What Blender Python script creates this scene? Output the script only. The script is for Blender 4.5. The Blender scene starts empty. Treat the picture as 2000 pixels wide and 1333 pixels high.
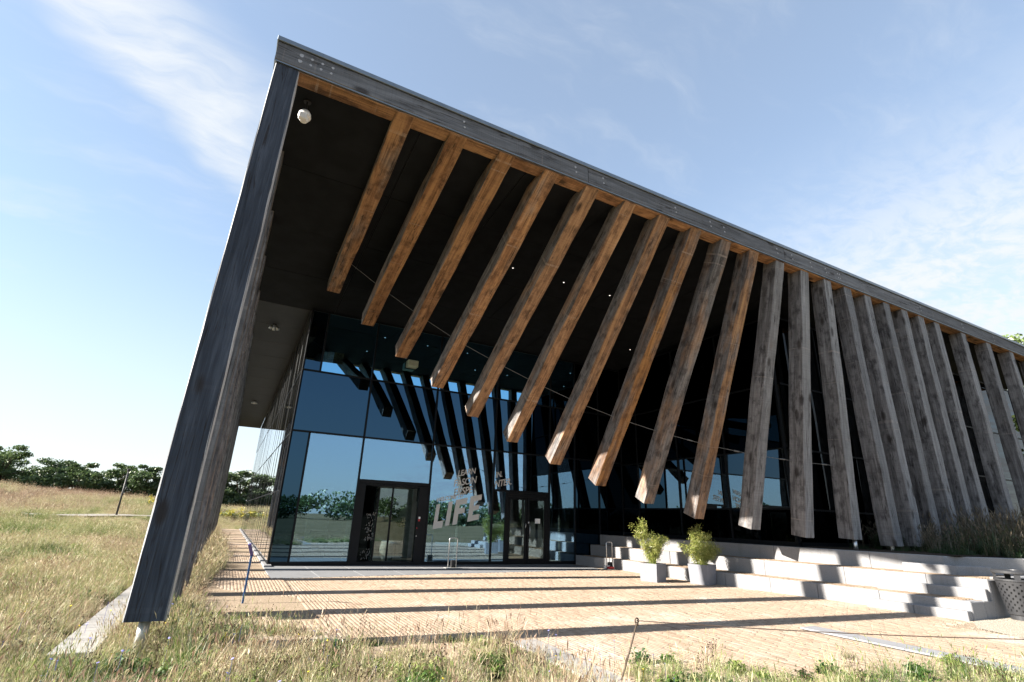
import bpy, bmesh, math, random
import numpy as np
from mathutils import Vector, Matrix, Quaternion

random.seed(7)
rng = np.random.default_rng(11)
S = bpy.context.scene
COL = S.collection
R_ = math.radians

# ------------------------------------------------------------------ camera
cam = bpy.data.cameras.new("camera")
cam.sensor_width = 36.0
cam.lens = 988.915 * 36 / 2000
cam.clip_start = 0.05
cam.clip_end = 3000
cam_o = bpy.data.objects.new("camera", cam)
COL.objects.link(cam_o)
_yaw, _pit, _rol = 0.480136813, 0.338461673, 0.0375001095
_cy, _sy, _cp, _sp = math.cos(_yaw), math.sin(_yaw), math.cos(_pit), math.sin(_pit)
_fw = Vector((_sy * _cp, _cy * _cp, _sp))
_rt = Vector((_cy, -_sy, 0))
_up = _rt.cross(_fw)
_r2 = math.cos(_rol) * _rt + math.sin(_rol) * _up
_u2 = -math.sin(_rol) * _rt + math.cos(_rol) * _up
_m = Matrix((_r2, _u2, -_fw)).transposed().to_4x4()
_m.translation = (0, 0, 1.6)
cam_o.matrix_world = _m
S.camera = cam_o

# ------------------------------------------------------------------ light
SUN_EL = R_(27.4)
SUN_AZ = R_(7.8)          # the sun stands over -X, a little towards +Y
sun = bpy.data.lights.new("sun", "SUN")
sun.energy = 5.0
sun.angle = R_(0.53)
sun.color = (1.0, 0.93, 0.83)
sun_o = bpy.data.objects.new("sun", sun)
COL.objects.link(sun_o)
_sd = Vector((-math.cos(SUN_EL) * math.cos(SUN_AZ), math.cos(SUN_EL) * math.sin(SUN_AZ), math.sin(SUN_EL)))
sun_o.rotation_euler = _sd.to_track_quat('Z', 'Y').to_euler()
sun_o.location = (-30, 3, 30)

W = bpy.data.worlds.new("World")
S.world = W
W.use_nodes = True
wn, wl = W.node_tree.nodes, W.node_tree.links
wn.clear()


def N(nt, typ, **kw):
    n = nt.nodes.new(typ)
    for k, v in kw.items():
        if k.startswith("i_"):
            key = k[2:]
            key = int(key) if key.isdigit() else key
            n.inputs[key].default_value = v
        else:
            setattr(n, k, v)
    return n


def math_n(nt, op, a, b=None, c=None, clamp=False):
    n = nt.nodes.new("ShaderNodeMath")
    n.operation = op
    n.use_clamp = clamp
    for i, v in enumerate((a, b, c)):
        if v is None:
            continue
        if isinstance(v, (int, float)):
            n.inputs[i].default_value = v
        else:
            nt.links.new(v, n.inputs[i])
    return n.outputs[0]


def mapr(nt, v, a, b, c=0.0, d=1.0, smooth=True):
    n = nt.nodes.new("ShaderNodeMapRange")
    n.interpolation_type = 'SMOOTHSTEP' if smooth else 'LINEAR'
    for i, x in enumerate((v, a, b, c, d)):
        if isinstance(x, (int, float)):
            n.inputs[i].default_value = x
        else:
            nt.links.new(x, n.inputs[i])
    return n.outputs[0]


def mixc(nt, f, a, b, blend='MIX'):
    n = nt.nodes.new("ShaderNodeMix")
    n.data_type = 'RGBA'
    n.blend_type = blend
    for key, v in ((0, f), (6, a), (7, b)):
        if isinstance(v, (int, float)):
            n.inputs[key].default_value = v
        elif isinstance(v, tuple):
            n.inputs[key].default_value = (*v[:3], 1)
        else:
            nt.links.new(v, n.inputs[key])
    return n.outputs[2]


def ramp(nt, f, stops):
    n = nt.nodes.new("ShaderNodeValToRGB")
    cr = n.color_ramp
    while len(cr.elements) < len(stops):
        cr.elements.new(0.5)
    for e, (p, c) in zip(cr.elements, stops):
        e.position = p
        e.color = (*c, 1)
    nt.links.new(f, n.inputs[0])
    return n.outputs[0]


def noise(nt, vec, scale, detail=3.0, rough=0.55, out=0, distort=0.0):
    n = nt.nodes.new("ShaderNodeTexNoise")
    n.inputs["Scale"].default_value = scale
    n.inputs["Detail"].default_value = detail
    n.inputs["Roughness"].default_value = rough
    n.inputs["Distortion"].default_value = distort
    if vec is not None:
        nt.links.new(vec, n.inputs["Vector"])
    return n.outputs[out]


def mapping(nt, vec, scale=(1, 1, 1), loc=(0, 0, 0), rot=(0, 0, 0)):
    n = nt.nodes.new("ShaderNodeMapping")
    n.inputs["Scale"].default_value = scale
    n.inputs["Location"].default_value = loc
    n.inputs["Rotation"].default_value = rot
    nt.links.new(vec, n.inputs[0])
    return n.outputs[0]


def build_world():
    nt = W.node_tree
    out = N(nt, "ShaderNodeOutputWorld")
    bg = N(nt, "ShaderNodeBackground")
    bg.inputs[1].default_value = 0.079
    sky = N(nt, "ShaderNodeTexSky")
    sky.sky_type = 'NISHITA'
    sky.sun_disc = False
    sky.sun_elevation = SUN_EL
    sky.sun_rotation = math.atan2(_sd.x, _sd.y)
    sky.altitude = 0
    sky.air_density = 1.0
    sky.dust_density = 0.4
    sky.ozone_density = 1.0
    tc = N(nt, "ShaderNodeTexCoord")
    sep = N(nt, "ShaderNodeSeparateXYZ")
    nt.links.new(tc.outputs["Generated"], sep.inputs[0])
    z = math_n(nt, 'ADD', math_n(nt, 'MAXIMUM', sep.outputs[2], 0.0), 0.1)
    px = math_n(nt, 'DIVIDE', sep.outputs[0], z)
    py = math_n(nt, 'DIVIDE', sep.outputs[1], z)
    cmb = N(nt, "ShaderNodeCombineXYZ")
    nt.links.new(px, cmb.inputs[0])
    nt.links.new(py, cmb.inputs[1])
    P = cmb.outputs[0]
    warp = noise(nt, P, 3.0, 3, 0.6, out=1)
    vm = N(nt, "ShaderNodeVectorMath", operation='MULTIPLY_ADD')
    nt.links.new(warp, vm.inputs[0])
    vm.inputs[1].default_value = (0.22, 0.22, 0)
    nt.links.new(P, vm.inputs[2])
    PW = vm.outputs[0]
    # a long cirrus streak
    sw = N(nt, "ShaderNodeSeparateXYZ")
    nt.links.new(PW, sw.inputs[0])
    s = math_n(nt, 'SUBTRACT', math_n(nt, 'MULTIPLY', sw.outputs[0], 0.775), math_n(nt, 'MULTIPLY', sw.outputs[1], 0.63))
    t = math_n(nt, 'ADD', math_n(nt, 'MULTIPLY', sw.outputs[0], 0.63), math_n(nt, 'MULTIPLY', sw.outputs[1], 0.775))
    band = math_n(nt, 'MULTIPLY', mapr(nt, s, -1.03, -0.93), mapr(nt, s, -0.62, -0.88))
    band = math_n(nt, 'MULTIPLY', band, mapr(nt, t, 1.6, 0.9))
    fib = noise(nt, mapping(nt, PW, scale=(3.0, 9.0, 1), rot=(0, 0, R_(-25))), 1.6, 6, 0.62)
    band = math_n(nt, 'MULTIPLY', band, mapr(nt, fib, 0.15, 0.75, 0.25, 1.0))
    # fine rippled cloud towards +X
    alto = mapr(nt, px, 0.95, 1.9)
    rip = noise(nt, mapping(nt, PW, scale=(1, 1.5, 1)), 13.0, 5, 0.62)
    big = noise(nt, P, 2.3, 4, 0.6)
    alto = math_n(nt, 'MULTIPLY', alto, mapr(nt, math_n(nt, 'ADD', math_n(nt, 'MULTIPLY', rip, 0.75), math_n(nt, 'MULTIPLY', big, 0.6)), 0.50, 0.80, 0.38, 1.0))
    # thin veils
    veil = noise(nt, mapping(nt, PW, scale=(1.2, 3.4, 1), rot=(0, 0, R_(20))), 1.5, 6, 0.62)
    veil = math_n(nt, 'MULTIPLY', mapr(nt, veil, 0.46, 0.85), 0.36)
    c = math_n(nt, 'MAXIMUM', math_n(nt, 'MULTIPLY', band, 0.95), math_n(nt, 'MAXIMUM', math_n(nt, 'MULTIPLY', alto, 1.0), veil))
    c = math_n(nt, 'MAXIMUM', c, 0.0)
    c = math_n(nt, 'MAXIMUM', c, mapr(nt, sep.outputs[2], 0.42, 0.0, 0.0, 0.62))
    c = math_n(nt, 'ADD', math_n(nt, 'MULTIPLY', c, 0.82), 0.17)
    gm = N(nt, "ShaderNodeGamma")
    gm.inputs[1].default_value = 0.80
    nt.links.new(sky.outputs[0], gm.inputs[0])
    base = mixc(nt, 1.0, gm.outputs[0], (1.08, 1.17, 1.24), 'MULTIPLY')
    cloud = mixc(nt, c, base, (3.15, 3.3, 3.45))
    nt.links.new(cloud, bg.inputs[0])
    nt.links.new(bg.outputs[0], out.inputs[0])


build_world()
S.view_settings.view_transform = 'Standard'
S.view_settings.look = 'None'
S.view_settings.exposure = 1.90
S.view_settings.gamma = 1.0
S.view_settings.use_curve_mapping = False
S.render.engine = 'CYCLES'
S.cycles.max_bounces = 8
S.cycles.diffuse_bounces = 3
S.cycles.glossy_bounces = 4
S.cycles.transmission_bounces = 4
S.cycles.transparent_max_bounces = 12
S.cycles.sample_clamp_indirect = 6
S.cycles.use_denoising = True
S.cycles.caustics_reflective = False
S.cycles.caustics_refractive = False


# ------------------------------------------------------------------ helpers
def tag(o, label=None, cat=None, group=None, kind=None):
    if label:
        o["label"] = label
    if cat:
        o["category"] = cat
    if group:
        o["group"] = group
    if kind:
        o["kind"] = kind
    return o


def link(name, me, mat=None, parent=None, loc=None):
    o = bpy.data.objects.new(name, me)
    COL.objects.link(o)
    if mat is not None and me is not None:
        if len(me.materials) == 0:
            me.materials.append(mat)
    if parent is not None:
        o.parent = parent
    if loc is not None:
        o.location = loc
    return o


def empty(name, loc=(0, 0, 0), rz=0.0):
    o = bpy.data.objects.new(name, None)
    o.empty_display_size = 0.2
    COL.objects.link(o)
    o.location = loc
    o.rotation_euler = (0, 0, rz)
    return o


def inv_loc(o):
    """children given in world coordinates: shift by the thing's own origin"""
    return o


class MB:
    """collects boxes, tubes, quads; builds ONE mesh"""

    def __init__(self):
        self.v, self.f = [], []

    def add(self, vs, fs):
        b = len(self.v)
        self.v += [tuple(p) for p in vs]
        self.f += [tuple(i + b for i in q) for q in fs]

    def box(self, x0, x1, y0, y1, z0, z1, ch=0.0, M=None):
        x0, x1 = min(x0, x1), max(x0, x1)
        y0, y1 = min(y0, y1), max(y0, y1)
        z0, z1 = min(z0, z1), max(z0, z1)
        if ch <= 0:
            vs = [(x, y, z) for z in (z0, z1) for y in (y0, y1) for x in (x0, x1)]
            fs = [(0, 2, 3, 1), (4, 5, 7, 6), (0, 1, 5, 4), (2, 6, 7, 3), (0, 4, 6, 2), (1, 3, 7, 5)]
        else:
            bm = bmesh.new()
            bmesh.ops.create_cube(bm, size=1)
            for v in bm.verts:
                v.co = ((x0 + x1) / 2 + v.co.x * (x1 - x0), (y0 + y1) / 2 + v.co.y * (y1 - y0), (z0 + z1) / 2 + v.co.z * (z1 - z0))
            bmesh.ops.bevel(bm, geom=list(bm.edges), offset=ch, segments=1, affect='EDGES', profile=0.5)
            bm.verts.index_update()
            vs = [v.co.copy() for v in bm.verts]
            fs = [[v.index for v in f.verts] for f in bm.faces]
            bm.free()
        if M is not None:
            vs = [M @ Vector(p) for p in vs]
        self.add(vs, fs)

    def tube(self, pts, r, n=8, cap=True):
        pts = [Vector(p) for p in pts]
        rs = r if isinstance(r, (list, tuple)) else [r] * len(pts)
        vs, fs = [], []
        prev = None
        for i, p in enumerate(pts):
            d = (pts[min(i + 1, len(pts) - 1)] - pts[max(i - 1, 0)]).normalized()
            if prev is None:
                a = d.orthogonal().normalized()
            else:
                a = (prev - d * prev.dot(d)).normalized()
            prev = a
            b = d.cross(a)
            for k in range(n):
                th = 2 * math.pi * k / n
                vs.append(p + (a * math.cos(th) + b * math.sin(th)) * rs[i])
        for i in range(len(pts) - 1):
            for k in range(n):
                k2 = (k + 1) % n
                fs.append((i * n + k, i * n + k2, (i + 1) * n + k2, (i + 1) * n + k))
        if cap:
            fs.append(tuple(reversed(range(n))))
            fs.append(tuple(range((len(pts) - 1) * n, len(pts) * n)))
        self.add(vs, fs)

    def lathe(self, prof, c=(0, 0, 0), n=24, caps=(True, True)):
        vs, fs = [], []
        for (r, z) in prof:
            for k in range(n):
                a = 2 * math.pi * k / n
                vs.append((c[0] + r * math.cos(a), c[1] + r * math.sin(a), c[2] + z))
        for i in range(len(prof) - 1):
            for k in range(n):
                k2 = (k + 1) % n
                fs.append((i * n + k, i * n + k2, (i + 1) * n + k2, (i + 1) * n + k))
        if caps[0]:
            fs.append(tuple(reversed(range(n))))
        if caps[1]:
            fs.append(tuple(range((len(prof) - 1) * n, len(prof) * n)))
        self.add(vs, fs)

    def mesh(self, name):
        me = bpy.data.meshes.new(name)
        me.from_pydata([tuple(p) for p in self.v], [], self.f)
        me.validate()
        me.update()
        return me

    def build(self, name, mat, parent=None, smooth=False, loc=None):
        me = self.mesh(name)
        if smooth:
            me.polygons.foreach_set("use_smooth", [True] * len(me.polygons))
        # vertices are in world space; move into the parent's frame
        o = link(name, me, mat)
        if parent is not None:
            o.parent = parent
            o.matrix_parent_inverse = Matrix.Identity(4)
            me.transform(world_mat(parent).inverted())
        elif loc is not None:
            me.transform(Matrix.Translation(loc).inverted())
            o.location = loc
        return o


def world_mat(o):
    m = Matrix.Identity(4)
    while o is not None:
        m = o.matrix_basis @ m
        o = o.parent
    return m


def parent_world(o):
    return world_mat(o).translation


def np_mesh(name, V, F4=None, F3=None):
    """fast mesh from numpy arrays of quads / tris"""
    me = bpy.data.meshes.new(name)
    V = np.asarray(V, dtype=np.float32)
    nq = 0 if F4 is None else len(F4)
    nt_ = 0 if F3 is None else len(F3)
    me.vertices.add(len(V))
    me.vertices.foreach_set("co", V.ravel())
    loops = []
    starts = []
    tot = 0
    if nq:
        loops.append(np.asarray(F4, dtype=np.int32).ravel())
        starts.append(np.arange(nq) * 4)
        tot = nq * 4
    if nt_:
        loops.append(np.asarray(F3, dtype=np.int32).ravel())
        starts.append(tot + np.arange(nt_) * 3)
    loops = np.concatenate(loops)
    starts = np.concatenate(starts).astype(np.int32)
    me.loops.add(len(loops))
    me.loops.foreach_set("vertex_index", loops)
    me.polygons.add(nq + nt_)
    me.polygons.foreach_set("loop_start", starts)
    me.update(calc_edges=True)
    return me


def fattr(me, name, vals, domain='FACE'):
    a = me.attributes.new(name, 'FLOAT', domain)
    a.data.foreach_set("value", np.asarray(vals, dtype=np.float32))


def sst(x, a, b):
    t = np.clip((np.asarray(x, dtype=float) - a) / (b - a), 0, 1)
    return t * t * (3 - 2 * t)


# ------------------------------------------------------------------ materials
def new_mat(name):
    m = bpy.data.materials.new(name)
    m.use_nodes = True
    nt = m.node_tree
    nt.nodes.clear()
    out = nt.nodes.new("ShaderNodeOutputMaterial")
    return m, nt, out


def principled(nt, out, col=None, rough=0.6, metal=0.0, spec=0.5, normal=None):
    b = nt.nodes.new("ShaderNodeBsdfPrincipled")
    if isinstance(col, tuple):
        b.inputs["Base Color"].default_value = (*col, 1)
    elif col is not None:
        nt.links.new(col, b.inputs["Base Color"])
    if isinstance(rough, (int, float)):
        b.inputs["Roughness"].default_value = rough
    else:
        nt.links.new(rough, b.inputs["Roughness"])
    b.inputs["Metallic"].default_value = metal
    b.inputs["Specular IOR Level"].default_value = spec
    if normal is not None:
        nt.links.new(normal, b.inputs["Normal"])
    nt.links.new(b.outputs[0], out.inputs[0])
    return b


def bump(nt, h, strength=0.3, dist=0.01):
    n = nt.nodes.new("ShaderNodeBump")
    n.inputs["Strength"].default_value = strength
    n.inputs["Distance"].default_value = dist
    nt.links.new(h, n.inputs["Height"])
    return n.outputs[0]


def geo_pos(nt):
    return nt.nodes.new("ShaderNodeNewGeometry").outputs["Position"]


def objcoord(nt):
    return nt.nodes.new("ShaderNodeTexCoord").outputs["Object"]


def simple(name, col, rough=0.6, metal=0.0, spec=0.5, var=0.15, scale=6.0, bmp=0.0):
    m, nt, out = new_mat(name)
    p = geo_pos(nt)
    n = noise(nt, p, scale, 5, 0.6)
    c = mixc(nt, mapr(nt, n, 0.3, 0.7), tuple(x * (1 - var) for x in col), tuple(min(1, x * (1 + var)) for x in col))
    nm = bump(nt, noise(nt, p, scale * 12, 3), bmp, 0.004) if bmp > 0 else None
    principled(nt, out, c, rough, metal, spec, nm)
    return m


def attr(nt, name, typ='GEOMETRY'):
    n = nt.nodes.new("ShaderNodeAttribute")
    n.attribute_name = name
    n.attribute_type = typ
    return n


def wood_mat():
    """sawn timber; object X runs along the piece, object Z is its outer face"""
    m, nt, out = new_mat("sawn_timber")
    tc = nt.nodes.new("ShaderNodeTexCoord")
    oi = nt.nodes.new("ShaderNodeObjectInfo")
    off = N(nt, "ShaderNodeVectorMath", operation='SCALE')
    cmb = N(nt, "ShaderNodeCombineXYZ")
    nt.links.new(oi.outputs["Random"], cmb.inputs[0])
    nt.links.new(oi.outputs["Random"], cmb.inputs[1])
    nt.links.new(cmb.outputs[0], off.inputs[0])
    off.inputs["Scale"].default_value = 57.0
    add = N(nt, "ShaderNodeVectorMath", operation='ADD')
    nt.links.new(tc.outputs["Object"], add.inputs[0])
    nt.links.new(off.outputs[0], add.inputs[1])
    C = add.outputs[0]
    weather = attr(nt, "weather", 'OBJECT').outputs["Fac"]
    dark = attr(nt, "dark", 'OBJECT').outputs["Fac"]
    grain = noise(nt, mapping(nt, C, scale=(0.55, 9, 9)), 1.0, 7, 0.62, distort=0.6)
    fine = noise(nt, mapping(nt, C, scale=(2.2, 70, 70)), 1.0, 4, 0.6)
    blot = noise(nt, mapping(nt, C, scale=(0.8, 2.6, 2.6)), 1.0, 5, 0.6)
    blot2 = noise(nt, mapping(nt, C, scale=(3.0, 5, 5)), 1.0, 5, 0.65)
    g = math_n(nt, 'ADD', math_n(nt, 'MULTIPLY', grain, 0.7), math_n(nt, 'MULTIPLY', fine, 0.3))
    g = mapr(nt, g, 0.28, 0.72, smooth=False)
    brown = ramp(nt, g, [(0.0, (0.075, 0.032, 0.012)), (0.42, (0.28, 0.14, 0.06)), (0.75, (0.45, 0.25, 0.115)), (1.0, (0.55, 0.34, 0.18))])
    brown = mixc(nt, math_n(nt, 'MULTIPLY', mapr(nt, blot2, 0.42, 0.70), 0.85), brown, (0.085, 0.042, 0.022))
    streak = noise(nt, mapping(nt, C, scale=(0.35, 5.5, 5.5)), 1.0, 4, 0.6, distort=1.2)
    brown = mixc(nt, math_n(nt, 'MULTIPLY', mapr(nt, streak, 0.50, 0.68), 0.75), brown, (0.50, 0.275, 0.11))
    brown = mixc(nt, math_n(nt, 'MULTIPLY', mapr(nt, streak, 0.40, 0.30), 0.8), brown, (0.045, 0.022, 0.012))
    gray = ramp(nt, g, [(0.0, (0.045, 0.042, 0.043)), (0.4, (0.15, 0.14, 0.137)), (0.75, (0.27, 0.258, 0.256)), (1.0, (0.42, 0.405, 0.40))])
    gray = mixc(nt, mapr(nt, blot2, 0.44, 0.70), gray, (0.060, 0.055, 0.054))
    gray = mixc(nt, math_n(nt, 'MULTIPLY', mapr(nt, streak, 0.52, 0.70), 0.35), gray, (0.30, 0.285, 0.28))
    char = ramp(nt, g, [(0.0, (0.010, 0.013, 0.018)), (0.5, (0.034, 0.041, 0.055)), (1.0, (0.085, 0.098, 0.122))])
    ns = N(nt, "ShaderNodeSeparateXYZ")
    nt.links.new(tc.outputs["Normal"], ns.inputs[0])
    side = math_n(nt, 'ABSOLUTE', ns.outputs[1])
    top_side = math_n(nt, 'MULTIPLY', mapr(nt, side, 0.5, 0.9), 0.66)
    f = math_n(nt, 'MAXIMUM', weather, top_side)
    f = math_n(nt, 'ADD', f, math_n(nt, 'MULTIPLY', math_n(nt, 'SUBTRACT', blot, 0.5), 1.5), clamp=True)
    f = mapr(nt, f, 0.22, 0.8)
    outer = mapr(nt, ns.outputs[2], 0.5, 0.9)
    silver = math_n(nt, 'MULTIPLY', outer, mapr(nt, weather, 0.8, 1.0))  # outer faces of weathered timbers painted lighter for the open sky they face
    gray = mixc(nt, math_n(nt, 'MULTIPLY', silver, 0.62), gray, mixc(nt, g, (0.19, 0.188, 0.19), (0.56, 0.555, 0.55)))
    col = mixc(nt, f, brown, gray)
    dkf = math_n(nt, 'MULTIPLY', dark, mapr(nt, side, 0.85, 0.5, 0.25, 1.0))  # bounce light on side faces put in by thinning the dark tone
    col = mixc(nt, dkf, col, char)
    pale = math_n(nt, 'MULTIPLY', attr(nt, 'pale', 'OBJECT').outputs['Fac'], mapr(nt, side, 0.5, 0.9))  # forecourt bounce light painted pale onto the corner post's side faces
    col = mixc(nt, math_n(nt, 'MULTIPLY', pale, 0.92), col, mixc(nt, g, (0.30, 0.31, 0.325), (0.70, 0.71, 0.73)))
    hsv = N(nt, 'ShaderNodeHueSaturation')
    nt.links.new(math_n(nt, 'ADD', 0.82, math_n(nt, 'MULTIPLY', oi.outputs['Random'], 0.45)), hsv.inputs['Value'])
    nt.links.new(math_n(nt, 'ADD', 0.84, math_n(nt, 'MULTIPLY', math_n(nt, 'FRACT', math_n(nt, 'MULTIPLY', oi.outputs['Random'], 7.3)), 0.28)), hsv.inputs['Saturation'])
    nt.links.new(col, hsv.inputs['Color'])
    col = hsv.outputs[0]
    # saw scars and strap marks running across the timber
    band = noise(nt, mapping(nt, C, scale=(5.2, 0.05, 0.05)), 1.0, 2, 0.5)
    bm_ = math_n(nt, 'MULTIPLY', mapr(nt, band, 0.66, 0.70), mapr(nt, blot2, 0.35, 0.6))
    col = mixc(nt, math_n(nt, 'MULTIPLY', bm_, math_n(nt, 'SUBTRACT', 0.42, math_n(nt, 'MULTIPLY', dark, 0.40))), col, (0.50, 0.42, 0.36))
    saw = noise(nt, mapping(nt, C, scale=(38, 0.6, 0.6)), 1.0, 2, 0.5)
    col = mixc(nt, math_n(nt, 'MULTIPLY', mapr(nt, saw, 0.4, 0.75), 0.22), col, (0.06, 0.05, 0.045))
    # knots
    vo = N(nt, "ShaderNodeTexVoronoi", feature='F1')
    vo.inputs["Scale"].default_value = 1.0
    vo.inputs["Randomness"].default_value = 1.0
    nt.links.new(mapping(nt, C, scale=(0.95, 2.3, 2.3)), vo.inputs["Vector"])
    kn = mapr(nt, math_n(nt, 'ADD', vo.outputs["Distance"], math_n(nt, 'MULTIPLY', math_n(nt, 'SUBTRACT', fine, 0.5), 0.12)), 0.21, 0.08)
    col = mixc(nt, math_n(nt, 'MULTIPLY', kn, 0.8), col, (0.022, 0.016, 0.013))
    # drying cracks
    crn = noise(nt, mapping(nt, C, scale=(0.42, 13, 13)), 1.0, 3, 0.5, distort=0.8)
    cr = mapr(nt, math_n(nt, 'ABSOLUTE', math_n(nt, 'SUBTRACT', crn, 0.5)), 0.022, 0.003)
    cr = math_n(nt, 'MULTIPLY', cr, mapr(nt, blot, 0.42, 0.58))
    col = mixc(nt, math_n(nt, 'MULTIPLY', cr, 0.85), col, (0.015, 0.010, 0.008))
    h = math_n(nt, 'SUBTRACT', math_n(nt, 'ADD', g, math_n(nt, 'MULTIPLY', saw, 0.25)), math_n(nt, 'MULTIPLY', cr, 1.6))
    principled(nt, out, col, 0.78, 0, 0.3, bump(nt, h, 0.55, 0.006))
    return m


def glass_mat(name, tint, base, trans, waver=0.0012):
    m, nt, out = new_mat(name)
    fr = N(nt, "ShaderNodeFresnel")
    fr.inputs[0].default_value = 1.5
    fac = math_n(nt, 'ADD', fr.outputs[0], base, clamp=True)
    gl = N(nt, "ShaderNodeBsdfGlossy")
    gl.inputs["Roughness"].default_value = 0.0
    c = mixc(nt, mapr(nt, fr.outputs[0], 0.05, 0.55, smooth=False), tint, (0.9, 0.93, 0.95))
    nt.links.new(c, gl.inputs["Color"])
    w = noise(nt, geo_pos(nt), 0.9, 1, 0.4)
    nt.links.new(bump(nt, w, waver, 1.0), gl.inputs["Normal"])
    tr = N(nt, "ShaderNodeBsdfTransparent")
    tr.inputs[0].default_value = (*trans, 1)
    mx = N(nt, "ShaderNodeMixShader")
    nt.links.new(fac, mx.inputs[0])
    nt.links.new(tr.outputs[0], mx.inputs[1])
    nt.links.new(gl.outputs[0], mx.inputs[2])
    nt.links.new(mx.outputs[0], out.inputs[0])
    return m


def brick_mat(name, typ, k=1.0):
    m, nt, out = new_mat(name)
    if typ == 'GEOMETRY':
        v = attr(nt, "bc").outputs["Fac"]
    else:
        v = nt.nodes.new("ShaderNodeObjectInfo").outputs["Random"]
    p = geo_pos(nt)
    base = ramp(nt, v, [(0.0, (0.30, 0.215, 0.15)), (0.12, (0.35, 0.262, 0.19)), (0.6, (0.385, 0.298, 0.222)), (0.9, (0.365, 0.27, 0.198)), (1.0, (0.255, 0.185, 0.13))])
    st = noise(nt, p, 0.7, 5, 0.6)
    base = mixc(nt, mapr(nt, st, 0.5, 0.78), base, (0.47, 0.40, 0.335))
    dirt = noise(nt, p, 2.6, 6, 0.7)
    base = mixc(nt, math_n(nt, 'MULTIPLY', mapr(nt, dirt, 0.56, 0.74), 0.45), base, (0.25, 0.19, 0.135))
    sp = noise(nt, p, 130, 3, 0.7)
    base = mixc(nt, mapr(nt, sp, 0.62, 0.74), base, (0.24, 0.15, 0.09))
    if k != 1.0:
        base = mixc(nt, 1.0, base, (k, k * 0.97, k * 0.92), 'MULTIPLY')
    principled(nt, out, base, 0.85, 0, 0.25, bump(nt, sp, 0.3, 0.003))
    return m


def granite_mat(name, col, speck=0.35, seam=0.0):
    m, nt, out = new_mat(name)
    p = geo_pos(nt)
    a = noise(nt, p, 160, 3, 0.75)
    b = noise(nt, p, 1.3, 5, 0.6)
    c = mixc(nt, mapr(nt, a, 0.35, 0.68), tuple(x * (1 - speck) for x in col), tuple(min(1, x * 1.15) for x in col))
    c = mixc(nt, math_n(nt, 'MULTIPLY', mapr(nt, b, 0.5, 0.75), 0.30), c, tuple(x * 0.62 for x in col))
    drip = noise(nt, mapping(nt, p, scale=(7, 7, 0.7)), 1.0, 5, 0.65)
    c = mixc(nt, math_n(nt, 'MULTIPLY', mapr(nt, drip, 0.5, 0.72), 0.38), c, (col[0] * 0.55, col[1] * 0.52, col[2] * 0.47))
    principled(nt, out, c, 0.8, 0, 0.3, bump(nt, a, 0.35, 0.002))
    return m


def plant_mat(name, stops, transl=0.35, typ='INSTANCER', rough=0.6):
    """leaf / blade: diffuse plus translucent, colour by per-instance tint and per-face value"""
    m, nt, out = new_mat(name)
    t = attr(nt, "tint", typ).outputs["Fac"]
    b = attr(nt, "bl", 'GEOMETRY').outputs["Fac"]
    f = math_n(nt, 'ADD', t, math_n(nt, 'MULTIPLY', math_n(nt, 'SUBTRACT', b, 0.5), 0.45), clamp=True)
    c = ramp(nt, f, stops)
    d = N(nt, "ShaderNodeBsdfDiffuse")
    tl = N(nt, "ShaderNodeBsdfTranslucent")
    nt.links.new(c, d.inputs[0])
    nt.links.new(c, tl.inputs[0])
    gl = N(nt, "ShaderNodeBsdfGlossy")
    gl.inputs["Roughness"].default_value = 0.45
    gl.inputs["Color"].default_value = (0.9, 0.9, 0.85, 1)
    mx = N(nt, "ShaderNodeMixShader")
    mx.inputs[0].default_value = transl
    nt.links.new(d.outputs[0], mx.inputs[1])
    nt.links.new(tl.outputs[0], mx.inputs[2])
    mx2 = N(nt, "ShaderNodeMixShader")
    mx2.inputs[0].default_value = 0.05
    nt.links.new(mx.outputs[0], mx2.inputs[1])
    nt.links.new(gl.outputs[0], mx2.inputs[2])
    nt.links.new(mx2.outputs[0], out.inputs[0])
    return m


def ground_mat():
    m, nt, out = new_mat("meadow_soil")
    p = geo_pos(nt)
    big = noise(nt, p, 0.16, 5, 0.6)
    mid = noise(nt, p, 1.1, 5, 0.65)
    fine = noise(nt, p, 22, 4, 0.7)
    f = math_n(nt, 'ADD', math_n(nt, 'MULTIPLY', big, 0.6), math_n(nt, 'MULTIPLY', mid, 0.4))
    c = ramp(nt, mapr(nt, f, 0.3, 0.7, smooth=False), [(0.0, (0.075, 0.075, 0.03)), (0.35, (0.13, 0.105, 0.052)), (0.65, (0.20, 0.155, 0.088)), (1.0, (0.15, 0.10, 0.06))])
    c = mixc(nt, mapr(nt, fine, 0.45, 0.75), c, (0.10, 0.075, 0.045))
    principled(nt, out, c, 0.95, 0, 0.1, bump(nt, fine, 0.8, 0.05))
    return m


M = {}
M["wood"] = wood_mat()
M["cap"] = simple("zinc_capping", (0.20, 0.23, 0.26), 0.42, 0.6, 0.5, 0.1, 3)
M["soffit"] = simple("black_soffit_board", (0.0105, 0.0122, 0.0145), 0.8, 0, 0.1, 0.2, 2)
M["soffit_side"] = simple("bounce_lit_soffit_board", (0.0125, 0.0132, 0.0142), 0.7, 0, 0.3, 0.15, 2)  # front soffit's board, colour lightened for bounce off the sunny paving
M["roof"] = simple("roof_felt", (0.10, 0.10, 0.105), 0.9)
M["frame"] = simple("anthracite_metal", (0.006, 0.007, 0.009), 0.45, 0.0, 0.16, 0.15, 4)
M["inside"] = simple("dark_plaster", (0.035, 0.035, 0.037), 0.8)
M["inside_floor"] = simple("polished_concrete", (0.15, 0.145, 0.14), 0.35)
M["pale_rail"] = simple("pale_green_blind_rail", (0.30, 0.32, 0.24), 0.6)
M["inside_white"] = simple("white_plaster", (0.55, 0.56, 0.55), 0.7)
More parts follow.
